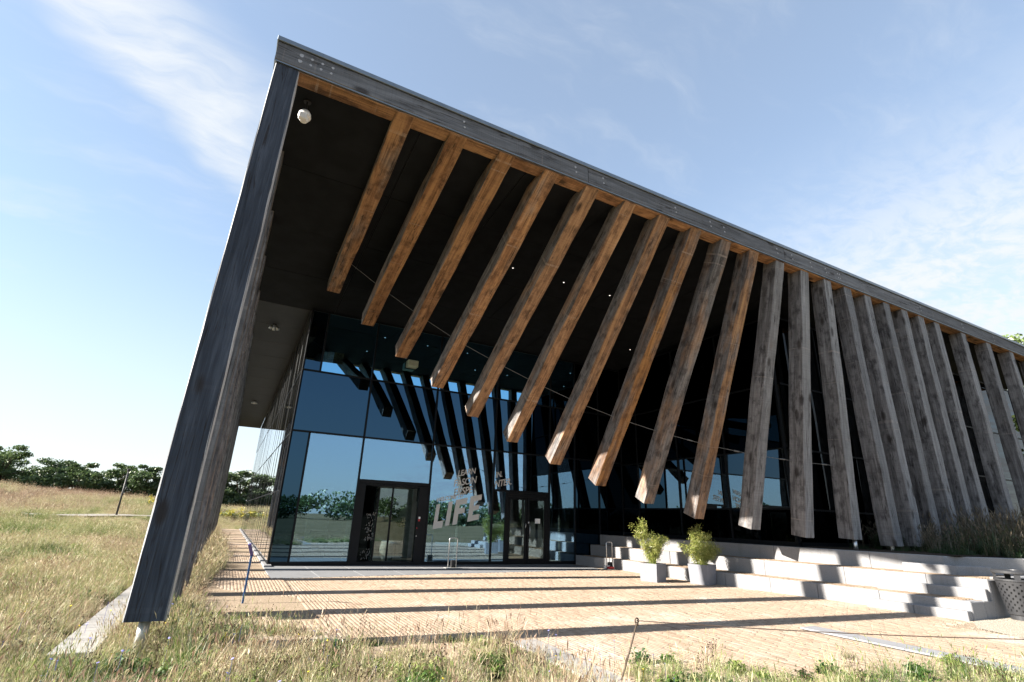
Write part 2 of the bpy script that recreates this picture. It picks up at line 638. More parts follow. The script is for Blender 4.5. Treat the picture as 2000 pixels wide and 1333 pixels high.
M["vision"] = glass_mat("vision_glass", (0.33, 0.55, 0.78), 0.46, (0.52, 0.60, 0.58))
M["door_glass"] = glass_mat("door_glass", (0.45, 0.55, 0.58), 0.12, (0.80, 0.86, 0.84))
M["upper"] = glass_mat("upper_glass", (0.26, 0.64, 0.98), 0.60, (0.10, 0.12, 0.13))
M["spandrel"] = glass_mat("spandrel_glass", (0.055, 0.12, 0.195), 0.50, (0.01, 0.012, 0.015))
M["return"] = glass_mat("return_glass", (0.62, 0.66, 0.67), 0.72, (0.10, 0.11, 0.12))
M["low_dark"] = glass_mat("dark_base_glass", (0.035, 0.04, 0.045), 0.2, (0.04, 0.045, 0.05))
M["side_glass"] = glass_mat("side_wall_glass", (0.62, 0.66, 0.68), 0.35, (0.66, 0.70, 0.69), 0.0)
M["brick"] = brick_mat("yellow_clinker", 'GEOMETRY')
M["brick_tread"] = brick_mat("sandy_tread_clinker", 'GEOMETRY', 0.72)
M["brick_o"] = brick_mat("yellow_clinker_single", 'OBJECT')
M["joint"] = simple("sandy_joint", (0.30, 0.235, 0.17), 0.95, 0, 0.1, 0.3, 30)
M["slab"] = granite_mat("dark_paving_slab", (0.20, 0.205, 0.215), 0.12)
M["slabjoint"] = simple("light_slab_joint", (0.50, 0.50, 0.49), 0.9)
M["granite"] = granite_mat("pale_granite", (0.29, 0.288, 0.294), 0.40)
M["strip"] = granite_mat("grey_granite_strip", (0.27, 0.272, 0.285), 0.25)
M["concrete"] = granite_mat("cast_concrete", (0.33, 0.315, 0.295), 0.18)
M["soil"] = simple("dark_bed_soil", (0.045, 0.034, 0.025), 0.95, 0, 0.1, 0.35, 14, 0.8)
M["gravel"] = simple("pale_gravel", (0.37, 0.33, 0.27), 0.95, 0, 0.1, 0.35, 60, 1.0)
M["planter"] = simple("grey_fibre_cement", (0.19, 0.195, 0.215), 0.7, 0, 0.3, 0.06, 5)
M["steel"] = simple("brushed_steel", (0.55, 0.56, 0.57), 0.32, 0.9, 0.5, 0.08, 20)
M["galv"] = simple("galvanised_steel", (0.48, 0.48, 0.46), 0.5, 0.6, 0.5, 0.15, 15)
M["black_steel"] = simple("dull_cable_steel", (0.16, 0.16, 0.16), 0.5, 0.4)
M["black"] = simple("black_plastic", (0.012, 0.012, 0.013), 0.5)
M["white"] = simple("white_enamel", (0.80, 0.80, 0.79), 0.4, 0, 0.5, 0.03)
M["red"] = simple("red_cloth", (0.50, 0.035, 0.035), 0.7)
M["blue"] = simple("blue_painted_steel", (0.020, 0.085, 0.22), 0.4)
M["purple"] = simple("blue_violet_panel", (0.07, 0.06, 0.24), 0.4)
M["bin"] = simple("grey_bin_metal", (0.042, 0.043, 0.047), 0.45, 0.2, 0.5, 0.1, 12)
M["rust"] = simple("dark_stake_iron", (0.10, 0.075, 0.055), 0.7, 0.4)
M["rope"] = simple("dark_rope", (0.075, 0.05, 0.038), 0.9)
M["bark"] = simple("bark", (0.075, 0.055, 0.04), 0.9, 0, 0.1, 0.3, 8, 0.6)
M["print"] = simple("pale_vinyl_print", (0.74, 0.73, 0.70), 0.7, 0, 0.3, 0.02)
_nt = M["print"].node_tree
_out = [n for n in _nt.nodes if n.type == 'OUTPUT_MATERIAL'][0]
_src = _out.inputs[0].links[0].from_socket
_tr = N(_nt, "ShaderNodeBsdfTransparent")
_mx = N(_nt, "ShaderNodeMixShader")
_mx.inputs[0].default_value = 0.66
_nt.links.new(_tr.outputs[0], _mx.inputs[1])
_nt.links.new(_src, _mx.inputs[2])
_nt.links.new(_mx.outputs[0], _out.inputs[0])
M["sign_green"] = simple("pale_green_lamp_housing", (0.33, 0.38, 0.27), 0.5)
M["paint_mark"] = simple("white_filler_spot", (0.40, 0.40, 0.42), 0.8, 0, 0.2, 0.15, 40)
_m, _nt, _o = new_mat("downlight_lens")
_e = N(_nt, "ShaderNodeEmission")
_e.inputs[0].default_value = (1.0, 0.93, 0.82, 1)
_e.inputs[1].default_value = 0.55
_nt.links.new(_e.outputs[0], _o.inputs[0])
M["downlight"] = _m
M["ground"] = ground_mat()
M["path"] = simple("gravel_path", (0.28, 0.26, 0.23), 0.95, 0, 0.1, 0.2, 5)
GRASS_STOPS = [(0.0, (0.025, 0.07, 0.016)), (0.22, (0.09, 0.165, 0.03)), (0.42, (0.24, 0.29, 0.075)), (0.62, (0.50, 0.46, 0.27)), (0.82, (0.57, 0.47, 0.32)), (1.0, (0.34, 0.23, 0.16))]
M["grass"] = plant_mat("meadow_blade", GRASS_STOPS, 0.35)
M["weed"] = plant_mat("bed_weed", [(0.0, (0.014, 0.042, 0.009)), (0.4, (0.036, 0.068, 0.018)), (0.65, (0.085, 0.07, 0.046)), (1.0, (0.15, 0.12, 0.085))], 0.3)
M["bamboo"] = plant_mat("bamboo_leaf", [(0.0, (0.06, 0.11, 0.016)), (0.5, (0.24, 0.28, 0.055)), (1.0, (0.52, 0.44, 0.17))], 0.28, 'OBJECT')
M["leaf"] = plant_mat("tree_leaf", [(0.0, (0.034, 0.058, 0.026)), (0.35, (0.07, 0.112, 0.040)), (0.65, (0.125, 0.185, 0.060)), (1.0, (0.21, 0.27, 0.085))], 0.28, 'OBJECT')
M["yellow"] = plant_mat("yellow_bloom", [(0.0, (0.16, 0.20, 0.02)), (0.5, (0.45, 0.38, 0.02)), (1.0, (0.62, 0.50, 0.03))], 0.3, 'OBJECT')
M["house_leaf"] = plant_mat("indoor_leaf", [(0.0, (0.02, 0.06, 0.014)), (1.0, (0.09, 0.18, 0.04))], 0.3, 'OBJECT')


# ------------------------------------------------------------------ terrain
def zg(X, Y=0.0):
    """level of the paving"""
    return 0.0 * np.asarray(X, dtype=float)


def terrain(X, Y):
    X = np.asarray(X, dtype=float)
    Y = np.asarray(Y, dtype=float)
    L = np.maximum(sst(-X, 1.4, 4.5), sst(Y, 52, 62))
    zr = np.clip(1.6 - 0.055 * X, 1.2, 3.2)
    z = L * (0.95 * sst(Y, 9, 42) + (zr - 0.95) * sst(Y, 46, 60))
    z = z - L * 0.012 * np.maximum(Y - 62, 0)
    bumps = 0.05 * np.sin(X * 0.9 + 1.3 * np.sin(Y * 0.35)) * np.cos(Y * 0.6 + 0.4 * np.sin(X * 0.8))
    return z + bumps * sst(np.abs(Y - 9) + np.abs(X + 6), 0, 12) * L


def build_ground():
    xs = np.unique(np.concatenate([np.linspace(-420, -40, 24), np.linspace(-40, 20, 91), np.linspace(20, 420, 26)]))
    ys = np.unique(np.concatenate([np.linspace(-420, -20, 22), np.linspace(-20, 70, 121), np.linspace(70, 420, 24)]))
    gx, gy = np.meshgrid(xs, ys)
    gz = terrain(gx, gy) - 0.06
    V = np.stack([gx, gy, gz], -1).reshape(-1, 3)
    nx, ny = len(xs), len(ys)
    i = np.arange((ny - 1) * (nx - 1))
    r, c = i // (nx - 1), i % (nx - 1)
    a = r * nx + c
    F = np.stack([a, a + 1, a + nx + 1, a + nx], -1)
    me = np_mesh("ground", V, F)
    me.polygons.foreach_set("use_smooth", [True] * len(me.polygons))
    tag(link("ground", me, M["ground"]), "rolling meadow soil under dry grass", "ground", kind="structure")


build_ground()

# gravel path crossing the meadow
mb = MB()
pth = [(-9.3, 37.0), (-8.5, 37.4), (-7.6, 38.0), (-6.2, 39.6), (-5.2, 41.6), (-4.2, 44.0), (-3.4, 47.0), (-3.2, 51), (-4.5, 56)]
vs, fs = [], []
for i, (x, y) in enumerate(pth):
    a = Vector(pth[max(i - 1, 0)])
    b = Vector(pth[min(i + 1, len(pth) - 1)])
    d = (b - a).normalized()
    n = Vector((-d.y, d.x))
    for k in (-1.0, 0, 1.0):
        q = Vector((x, y)) + n * k * 0.9
        vs.append((q.x, q.y, float(terrain(q.x, q.y)) + 0.05))
for i in range(len(pth) - 1):
    for k in range(2):
        fs.append((i * 3 + k, i * 3 + k + 1, i * 3 + k + 4, i * 3 + k + 3))
mb.add(vs, fs)
tag(mb.build("path", M["path"]), "pale gravel path winding through the meadow", "path", kind="structure")

# ------------------------------------------------------------------ paving
R1 = [(12.72, 18.2), (12.74, 17.0), (13.08, 16.5), (13.08, 15.4), (13.05, 14.0), (13.05, 12.6), (13.27, 11.4), (13.38, 10.0), (13.55, 8.8), (13.66, 7.4), (13.74, 5.7)]
R2 = [(13.45, 18.2), (13.42, 15.0), (13.9, 14.2), (13.95, 12.3), (14.02, 10.6), (14.3, 8.5), (14.58, 6.8), (14.72, 5.7)]
R3 = [(13.95, 18.2), (13.98, 15.0), (14.55, 13.0), (14.78, 10.8), (15.2, 8.3), (15.6, 6.8), (17.5, 5.95), (24.0, 5.6), (34, 5.6)]


def xat(P, y):
    ys = [p[1] for p in P][::-1]
    xs = [p[0] for p in P][::-1]
    return np.interp(y, ys, xs)


pave = empty("pavement", (5, 10, 0))
tag(pave, "sunny forecourt of narrow yellow bricks in front of the entrance", "pavement", kind="structure")
# bedding sheet under the bricks
mb = MB()
vs, fs = [], []
gx = np.linspace(-0.2, 14.0, 18)
gy = np.linspace(2.0, 18.3, 14)
for y in gy:
    for x in gx:
        vs.append((x, y, float(zg(x)) - 0.007))
nx = len(gx)
for j in range(len(gy) - 1):
    for i in range(nx - 1):
        a = j * nx + i
        cxm, cym = (gx[i] + gx[i + 1]) / 2, (gy[j] + gy[j + 1]) / 2
        if cym < 6.0 and cxm < 3.0:
            continue
        fs.append((a, a + 1, a + nx + 1, a + nx))
mb.add(vs, fs)
mb.box(-0.2, 1.36, 18.3, 51, -0.2, -0.007)
mb.build("brick_bedding", M["joint"], pave)

BW, BL, GAP = 0.068, 0.228, 0.003
GAPE = 0.010


def brick_positions():
    out = []
    nxx = int(14.0 / BW)
    for i in range(nxx):
        x = -0.2 + (i + 0.5) * BW
        o = (i % 2) * 0.5 * BL + (0.06 if i % 3 == 0 else 0)
        ymax = 50.5 if x < 1.28 else 16.5
        ymin = 2.6
        ks = np.arange(math.floor(ymin / BL), math.ceil(ymax / BL))
        for k in ks:
            y = k * BL + o
            if y < ymin or y > ymax:
                continue
            if x > xat(R1, y) + 0.12 and y > 5.6:
                continue
            if 9.05 < x < 9.47 and y < 6.3:
                continue
            if x < 4.2 and y < 6.0 + max(0, 2.2 - x) * 1.25:
                continue
            if x > 1.28 and y > 14.98 + (x - 1.25) * 0.098 - 0.02:
                continue
            if x < 0.25 and y > 11.8 and 0.22 * math.sin(y * 1.1) + 0.1 > x + 0.05:
                continue
            if x > 12.0 and y < 5.65 and (x - 11.9) * 0.62 + (y - 4.4) * 0.2 > 0.45 + 0.1 * math.sin(y * 9 + x * 5):
                continue
            out.append((x, y))
    return np.array(out)


BP = brick_positions()
# the nearest 300 bricks are objects of their own
pix = np.array([0, 0, 1.6])
d3 = np.hypot(BP[:, 0], BP[:, 1])
fwd = BP[:, 0] * _fw.x + BP[:, 1] * _fw.y + (-1.6) * _fw.z
sx = (BP[:, 0] * _r2.x + BP[:, 1] * _r2.y - 1.6 * _r2.z) / np.maximum(fwd, 1e-3)
sy = (BP[:, 0] * _u2.x + BP[:, 1] * _u2.y - 1.6 * _u2.z) / np.maximum(fwd, 1e-3)
inview = (fwd > 0) & (np.abs(sx) < 1.0 / 0.98) & (np.abs(sy) < 0.672)
inview &= ~((BP[:, 0] < 8.2) & (BP[:, 1] < 4.55)) 
order = np.argsort(np.where(inview, d3, 1e9))
near_ids = set(order[:296].tolist())
bx = MB()
bx.box(-BW / 2 + GAP / 2, BW / 2 - GAP / 2, -BL / 2 + GAPE / 2, BL / 2 - GAPE / 2, -0.03, 0.0, 0.004)
brick_me = bx.mesh("brick")
brick_me.materials.append(M["brick_o"])
for j in near_ids:
    x, y = BP[j]
    o = bpy.data.objects.new("brick", brick_me)
    COL.objects.link(o)
    o.parent = pave
    o.location = (x - 5, y - 10, float(zg(x)) + rng.normal(0, 0.0013))
    o.rotation_euler = (rng.normal(0, 0.012), rng.normal(0, 0.02), rng.normal(0, 0.006))
rest = np.array([j for j in range(len(BP)) if j not in near_ids])
P = BP[rest]
n = len(P)
hx, hy = BW / 2 - GAP / 2, BL / 2 - GAPE / 2
ch = 0.002
base = np.array([(-hx, -hy, -0.02), (hx, -hy, -0.02), (hx, hy, -0.02), (-hx, hy, -0.02), (-hx, -hy, -ch), (hx, -hy, -ch), (hx, hy, -ch), (-hx, hy, -ch),
                 (-hx + ch, -hy + ch, 0), (hx - ch, -hy + ch, 0), (hx - ch, hy - ch, 0), (-hx + ch, hy - ch, 0)])
tilt = rng.normal(0, 0.006, (n, 2))
V = np.repeat(base[None], n, 0)
V[:, :, 2] += V[:, :, 0] * tilt[:, 0:1] * 1.6 + V[:, :, 1] * tilt[:, 1:2] * 0.7
V[:, :, 0] += P[:, 0:1] + rng.normal(0, 0.0008, (n, 1))
V[:, :, 1] += P[:, 1:2] + rng.normal(0, 0.002, (n, 1))
wav = 0.018 * np.sin(P[:, 1] * 0.9 + P[:, 0]) * (P[:, 0] < 1.6)
V[:, :, 2] += (zg(P[:, 0]) + rng.normal(0, 0.0012, n) + wav)[:, None]
q = np.array([(0, 1, 5, 4), (1, 2, 6, 5), (2, 3, 7, 6), (3, 0, 4, 7), (4, 5, 9, 8), (5, 6, 10, 9), (6, 7, 11, 10), (7, 4, 8, 11), (8, 9, 10, 11)])
F = (q[None] + (np.arange(n) * 12)[:, None, None]).reshape(-1, 4)
me = np_mesh("brick_field", V.reshape(-1, 3), F)
fattr(me, "bc", np.repeat(rng.random(n), 9))
o = link("brick_field", me, M["brick"], pave)
me.transform(Matrix.Translation((-5, -10, 0)))
o["kind"] = "stuff"

# dark slabs before the glass front
for i in range(10):
    x0 = 1.30 + i * 1.18
    x1 = x0 + 1.165
    for (ya, yb) in ((0.0, 0.52), (0.53, 1.0)):
        y00 = 14.98 + (x0 - 1.25) * 0.098
        y01 = 14.98 + (x1 - 1.25) * 0.098
        x1 = min(x1, 12.44)
        ye = 18.24
        mb = MB()
        a0, b0 = y00 + (ye - y00) * ya, y00 + (ye - y00) * yb - 0.014
        a1, b1 = y01 + (ye - y01) * ya, y01 + (ye - y01) * yb - 0.014
        z0, z1 = float(zg(x0)) + 0.006, float(zg(x1)) + 0.006
        vs = [(x0, a0, z0), (x1, a1, z1), (x1, b1, z1), (x0, b0, z0)]
        vs += [(x, y, z - 0.03) for x, y, z in vs]
        mb.add(vs, [(0, 1, 2, 3), (0, 4, 5, 1), (1, 5, 6, 2), (2, 6, 7, 3), (3, 7, 4, 0)])
        mb.build("paving_slab", M["slab"], pave)
mb = MB()
mb.add([(1.285, 14.95, zg(1.28) + 0.001), (12.5, 16.05, zg(12) + 0.001), (12.5, 18.26, zg(12) + 0.001), (1.285, 18.26, zg(1.28) + 0.001)], [(0, 1, 2, 3)])
mb.build("slab_jointing", M["slabjoint"], pave)
# pale edging along the side wall
for i in range(22):
    y0 = 17.9 + i * 1.5
    mb = MB()
    mb.box(1.30, 1.52, y0, y0 + 1.49, -0.05, 0.055, 0.008)
    mb.build("edging_slab", M["granite"], pave)
# grey granite strip in the bricks
for i in range(6):
    y1 = 6.3 - i * 0.8
    mb = MB()
    mb.box(9.07, 9.45, y1 - 0.795, y1, 0.03, float(zg(9.2)) + 0.004, 0.003)
    mb.build("granite_strip", M["strip"], pave)
# kerb between the meadow and the bricks
for i in range(5):
    y1 = 7.0 - i * 0.9
    mb = MB()
    dx = -0.028 * (i)
    mb.box(3.80 + dx, 4.20 + dx, y1 - 0.893, y1, -0.08, 0.02 + float(zg(4)), 0.006)
    mb.build("kerb_slab", M["concrete"], pave)
# concrete strip beside the corner post
for i in range(5):
    y0 = 7.9 + i * 1.25
    mb = MB()
    mb.box(-1.42, -1.0, y0, y0 + 1.243, -0.1, 0.045, 0.006)
    mb.build("edge_slab", M["concrete"], pave)

# ------------------------------------------------------------------ stepped terrace
steps = empty("stepped_terrace", (13, 10, 0))
tag(steps, "tiered pale granite seating steps beside the forecourt", "steps")


def riser(P, z0, z1, depth, seglen=1.55, y_lo=-1e9):
    """granite blocks along a polyline, each block a part"""
    pts = [Vector((p[0], p[1])) for p in P]
    for i in range(len(pts) - 1):
        a, b = pts[i], pts[i + 1]
        L = (b - a).length
        k = max(1, round(L / seglen))
        d = (b - a) / k
        u = d.normalized()
        nrm = Vector((-u.y, u.x))            # points to +X side when running to -Y
        if nrm.x < 0:
            nrm = -nrm
        for j in range(k):
            p, q_ = a + d * j + u * 0.004, a + d * (j + 1) - u * 0.004
            jit = rng.normal(0, 0.004)
            p, q_ = p + nrm * jit, q_ + nrm * jit
            dp = depth
            vs = [(p.x, p.y), (q_.x, q_.y), (q_.x + nrm.x * dp, q_.y + nrm.y * dp), (p.x + nrm.x * dp, p.y + nrm.y * dp)]
            bm = bmesh.new()
            lo = [bm.verts.new((x, y, z0)) for x, y in vs]
            hi = [bm.verts.new((x, y, z1)) for x, y in vs]
            bm.faces.new(lo)
            bm.faces.new(hi[::-1])
            for e in range(4):
                f = (e + 1) % 4
                bm.faces.new((lo[f], lo[e], hi[e], hi[f]))
            bmesh.ops.recalc_face_normals(bm, faces=bm.faces)
            bmesh.ops.bevel(bm, geom=list(bm.edges), offset=0.012, segments=1, affect='EDGES')
            me = bpy.data.meshes.new("granite_block")
            bm.to_mesh(me)
            bm.free()
            me.transform(Matrix.Translation((-13, -10, 0)))
            link("granite_block", me, M["granite"], steps)


Z1, Z2, Z3 = 0.345, 0.74, 1.13
riser(R1, -0.05, Z1, 0.20)
riser(R2, 0.22, Z2, 0.20)
riser(R3, 0.60, Z3, 0.22, 1.9)
# half-height walking steps
riser([(13.44, 7.6), (13.52, 5.7)], -0.05, 0.175, 0.21, 1.1)
riser([(14.18, 7.7), (14.50, 5.7)], 0.25, 0.55, 0.215, 1.1)
riser([(15.08, 7.5), (15.38, 6.5), (16.1, 6.1)], 0.62, 0.94, 0.22, 1.1)


def tread(Pa, off, Pb, z, name):
    """brick tread between two risers; bricks as real pieces"""
    pos = []
    for i in range(int(6 / BW)):
        x = 12.4 + (i + 0.5) * BW
        for k in range(int(5.6 / BL), int(18.2 / BL)):
            y = k * BL + (i % 2) * 0.5 * BL
            if y < 5.95 or y > 18.1:
                continue
            if xat(Pa, y) + off < x - BW / 2 and x + BW / 2 < xat(Pb, y) + 0.1:
                pos.append((x, y))
    P = np.array(pos)
    if len(P) == 0:
        return
    n = len(P)
    V = np.repeat(base[None], n, 0).copy()
    V[:, :, 0] += P[:, 0:1]
    V[:, :, 1] += P[:, 1:2]
    V[:, :, 2] += z + rng.normal(0, 0.002, (n, 1))
    F = (q[None] + (np.arange(n) * 12)[:, None, None]).reshape(-1, 4)
    me = np_mesh(name, V.reshape(-1, 3), F)
    fattr(me, "bc", np.repeat(rng.random(n), 9))
    me.transform(Matrix.Translation((-13, -10, 0)))
    o = link(name, me, M["brick_tread"], steps)
    o["kind"] = "stuff"
    mb = MB()
    ys = np.linspace(5.8, 18.2, 40)
    vs, fs = [], []
    for i, y in enumerate(ys):
        vs += [(xat(Pa, y) + 0.17, y, z - 0.018), (xat(Pb, y) + 0.1, y, z - 0.015)]
        if i:
            fs.append((2 * i - 2, 2 * i - 1, 2 * i + 1, 2 * i))
    mb.add(vs, fs)
    mb.build("tread_bedding", M["joint"], steps)


tread(R1, 0.075, R2, Z1 + 0.006, "tread_bricks")
tread(R2, 0.075, R3, Z2 + 0.006, "tread_bricks")
# end wall blocks closing the tiers towards the gravel
for (x0, x1, z1) in ((13.75, 14.3, Z1 - 0.01), (14.312, 14.72, Z1 - 0.012), (14.735, 15.4, Z2 - 0.012), (15.415, 17.3, Z2 + 0.02)):
    mb = MB()
    mb.box(x0, x1, 5.70, 5.93, -0.1, z1, 0.012)
    mb.build("granite_block", M["granite"], steps)
# planting bed on the terrace top
mb = MB()
vs, fs = [], []
ys = [18.2, 15, 12.2, 10.2, 9, 8.0, 7.2, 6.6]
for i, y in enumerate(ys):
    x0 = float(xat(R3, y)) + 0.12
    vs += [(x0, y, 1.10), (15.75, y, 1.15), (34, y, 1.17)]
    if i:
        for k in (0, 1):
            a = 3 * i - 3 + k
            fs.append((a + 3, a + 4, a + 1, a))
b = len(vs)
vs += [(15.9, 6.75, 1.1), (17.6, 6.08, 1.10), (24, 5.75, 1.13), (34, 5.75, 1.13), (34, 6.6, 1.17), (15.75, 6.6, 1.15)]
fs.append((b, b + 1, b + 2, b + 3, b + 4, b + 5))
mb.add(vs, fs)
tag(mb.build("planting_bed", M["soil"]), "dark raised planting bed behind the top step", "flower bed", kind="structure")
# gravel by the bin
mb = MB()
pts = [(12.2, 3.6), (12.4, 4.6), (12.7, 5.25), (13.4, 5.6), (13.8, 5.69), (17.4, 5.9), (26, 5.55), (26, 1.5), (12.9, 1.5)]
mb.add([(x, y, 0.004) for i, (x, y) in enumerate(pts)], [tuple(range(len(pts)))])
tag(mb.build("gravel_patch", M["gravel"]), "pale gravel patch around the litter bin", "gravel", kind="structure")
V = []
F = []
npb = 6500
px_ = rng.uniform(12.2, 17.5, npb)
py_ = rng.uniform(2.6, 5.8, npb)
keep = ((px_ - 11.9) * 0.62 + (py_ - 4.4) * 0.2 > 0.38) & (py_ < 5.66)
px_, py_ = px_[keep], py_[keep]
oc = np.array([(1, 0, 0), (-1, 0, 0), (0, 1, 0), (0, -1, 0), (0, 0, 0.7), (0, 0, -0.7)])
of = np.array([(0, 2, 4), (2, 1, 4), (1, 3, 4), (3, 0, 4), (2, 0, 5), (1, 2, 5), (3, 1, 5), (0, 3, 5)])
r_ = rng.uniform(0.004, 0.010, len(px_))
V = oc[None] * r_[:, None, None] * rng.uniform(0.7, 1.3, (len(px_), 1, 3))
V = V + np.stack([px_, py_, np.full(len(px_), 0.007)], -1)[:, None, :]
F = (of[None] + (np.arange(len(px_)) * 6)[:, None, None]).reshape(-1, 3)
me = np_mesh("gravel", V.reshape(-1, 3), None, F)
tag(link("gravel", me, M["gravel"]), "loose pale gravel stones scattered round the litter bin", "gravel", kind="stuff")

# ------------------------------------------------------------------ building
B = empty("museum_building", (8, 18, 0))
tag(B, "dark glass building with deep roof overhang and hanging timber beams", "building")
FZ = 9.30         # underside of the front beam
FY = 8.36         # front edge
FX = -0.73        # side edge
KS = 1.10
GY = 18.25        # entrance glass line
WX = 1.40         # side glass line
RX = 15.3         # return glass line
TZ = 1.2          # terrace level at the return wall
XE = 36.0
YE = 51.0


def timber(name, start, u, width_dir, outer, L, w, d, weather, dark=0.0, wob=0.009, parent=B, rings=16, endcut=0.0):
    """squared timber from start along u; its outer face passes through start; body goes to -outer"""
    u, nn = Vector(u).normalized(), Vector(outer).normalized()
    wd = nn.cross(u)
    nn = u.cross(wd)
    ch = 0.014
    prof = [(-w / 2 + ch, 0), (w / 2 - ch, 0), (w / 2, -ch), (w / 2, -d + ch), (w / 2 - ch, -d), (-w / 2 + ch, -d), (-w / 2, -d + ch), (-w / 2, -ch)]
    ph = [random.uniform(0, 6.28) for _ in range(8)]
    vs, fs = [], []
    for i in range(rings):
        t = i / (rings - 1)
        x = L * t
        for k, (a, b) in enumerate(prof):
            wy = wob * (math.sin(x * 0.9 + ph[0]) + 0.6 * math.sin(x * 2.3 + ph[1 + k % 4])) + random.gauss(0, wob * 0.18)
            wz = wob * (math.sin(x * 0.8 + ph[5]) + 0.6 * math.sin(x * 2.7 + ph[(k + 3) % 8])) + random.gauss(0, wob * 0.18)
            if i == 0:
                wy = wz = 0
            vs.append((x, a + wy, b + wz))
    for i in range(rings - 1):
        for k in range(8):
            k2 = (k + 1) % 8
            fs.append((i * 8 + k, i * 8 + k2, (i + 1) * 8 + k2, (i + 1) * 8 + k))
    fs.append(tuple(reversed(range(8))))
    fs.append(tuple((rings - 1) * 8 + k for k in range(8)))
    me = bpy.data.meshes.new(name)
    me.from_pydata(vs, [], fs)
    bm = bmesh.new()
    bm.from_mesh(me)
    bmesh.ops.recalc_face_normals(bm, faces=bm.faces)
    bm.to_mesh(me)
    bm.free()
    o = link(name, me, M["wood"], parent)
    m = Matrix((u, wd, nn)).transposed().to_4x4()
    m.translation = Vector(start) - parent_world(parent)
    o.matrix_basis = m
    o["weather"] = float(weather)
    o["dark"] = float(dark)
    return o


# roof slab and soffits
mb = MB()
mb.box(FX + 0.03, XE, FY + 0.05, YE - 0.05, 9.50, 9.76)
mb.build("roof_slab", M["roof"], B)
sx0, sx1 = FX + 0.3, XE
sy0, sy1 = FY + 0.36, GY + 0.2
nX, nY = 14, 4
for i in range(nX):
    for j in range(nY):
        xa, xb_ = sx0 + (sx1 - sx0) * i / nX, sx0 + (sx1 - sx0) * (i + 1) / nX - 0.014
        ya, yb_ = sy0 + (sy1 - sy0) * j / nY, sy0 + (sy1 - sy0) * (j + 1) / nY - 0.014
        zf = lambda y: FZ + 0.07 + (8.47 - FZ - 0.07) * (y - sy0) / (sy1 - sy0) + 0.0
        dz = random.uniform(-0.004, 0.004)
        mb = MB()
        vs = [(xa, ya, zf(ya) + dz), (xb_, ya, zf(ya) + dz), (xb_, yb_, zf(yb_) + dz), (xa, yb_, zf(yb_) + dz)]
        vs += [(x, y, z + 0.02) for x, y, z in vs]
        mb.add(vs, [(0, 3, 2, 1), (4, 5, 6, 7), (0, 1, 5, 4), (1, 2, 6, 5), (2, 3, 7, 6), (3, 0, 4, 7)])
        mb.build("soffit_panel", M["soffit"], B)
# small lit downlights in the dark soffit
for i in range(7):
    for j in range(2):
        x, y = 4.6 + i * 1.9, 12.6 + j * 3.4
        z = FZ + 0.07 + (8.47 - FZ - 0.07) * (y - sy0) / (sy1 - sy0) - 0.012
        mb = MB()
        mb.lathe([(0.0, 0), (0.017, 0), (0.024, 0.012)], (x, y, z), 8, (False, False))
        mb.build("downlight", M["downlight"], B)
# side soffit boards over the walkway
yy = GY + 0.21
i = 0
while yy < YE - 0.5:
    mb = MB()
    mb.box(FX + 0.3, WX - 0.02, yy, min(yy + 2.38, YE - 0.4), 8.465, 8.50)
    mb.build("soffit_board", M["soffit_side"], B)
    yy += 2.395
mb = MB()
mb.box(WX + 0.2, XE, GY + 0.21, YE - 0.4, 8.50, 8.53)
mb.build("inner_ceiling", M["inside"], B)
# front timbers: fascia boards, header beam, capping
for (x0, x1) in ((FX - 0.02, 6.25), (6.265, 13.64), (13.655, 21.5), (21.515, XE)):
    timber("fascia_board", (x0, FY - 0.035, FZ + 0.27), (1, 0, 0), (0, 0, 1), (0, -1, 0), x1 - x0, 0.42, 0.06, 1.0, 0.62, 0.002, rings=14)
mb = MB()
mb.box(FX - 0.02, XE, FY - 0.03, FY + 0.36, FZ + 0.028, FZ + 0.053)
mb.build("drip_flashing", M["cap"], B)
x0 = FX + 0.40
for x1 in (5.6, 11.4, 17.6, 24.7, XE):
    timber("header_beam", (x0 + 0.006, FY + 0.18, FZ), (1, 0, 0), (0, 1, 0), (0, 0, -1), x1 - x0 - 0.012, 0.36, 0.026, 0.10, 0.0, 0.001, rings=8)
    x0 = x1
mb = MB()
mb.box(FX - 0.05, XE, FY - 0.065, FY + 0.3, FZ + 0.485, FZ + 0.59, 0.008)
mb.box(FX - 0.05, FX + 0.3, FY + 0.3, YE, FZ + 0.485, FZ + 0.59, 0.008)
mb.build("roof_capping", M["cap"], B)
# side fascia
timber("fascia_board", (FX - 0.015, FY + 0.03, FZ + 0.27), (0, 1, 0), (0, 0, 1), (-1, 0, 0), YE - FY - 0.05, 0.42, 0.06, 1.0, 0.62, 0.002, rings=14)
timber("header_beam", (FX + 0.20, FY + 0.62, FZ), (0, 1, 0), (1, 0, 0), (0, 0, -1), YE - FY - 0.7, 0.36, 0.05, 0.45, 0.0, 0.002, rings=10)


# filler spots over the bolts
def bolt(x, z, r):
    mb = MB()
    n = 8
    ring = [(x + r * (1 + 0.25 * random.uniform(-1, 1)) * math.cos(6.283 * k / n), FY - 0.0395, z + r * (1 + 0.25 * random.uniform(-1, 1)) * math.sin(6.283 * k / n)) for k in range(n)]
    back = [(a, FY - 0.030, c) for a, b, c in ring]
    mb.add(ring + back, [tuple(range(n))] + [(k, k + n, (k + 1) % n + n, (k + 1) % n) for k in range(n)])
    mb.build("bolt_cover", M["paint_mark"], B)


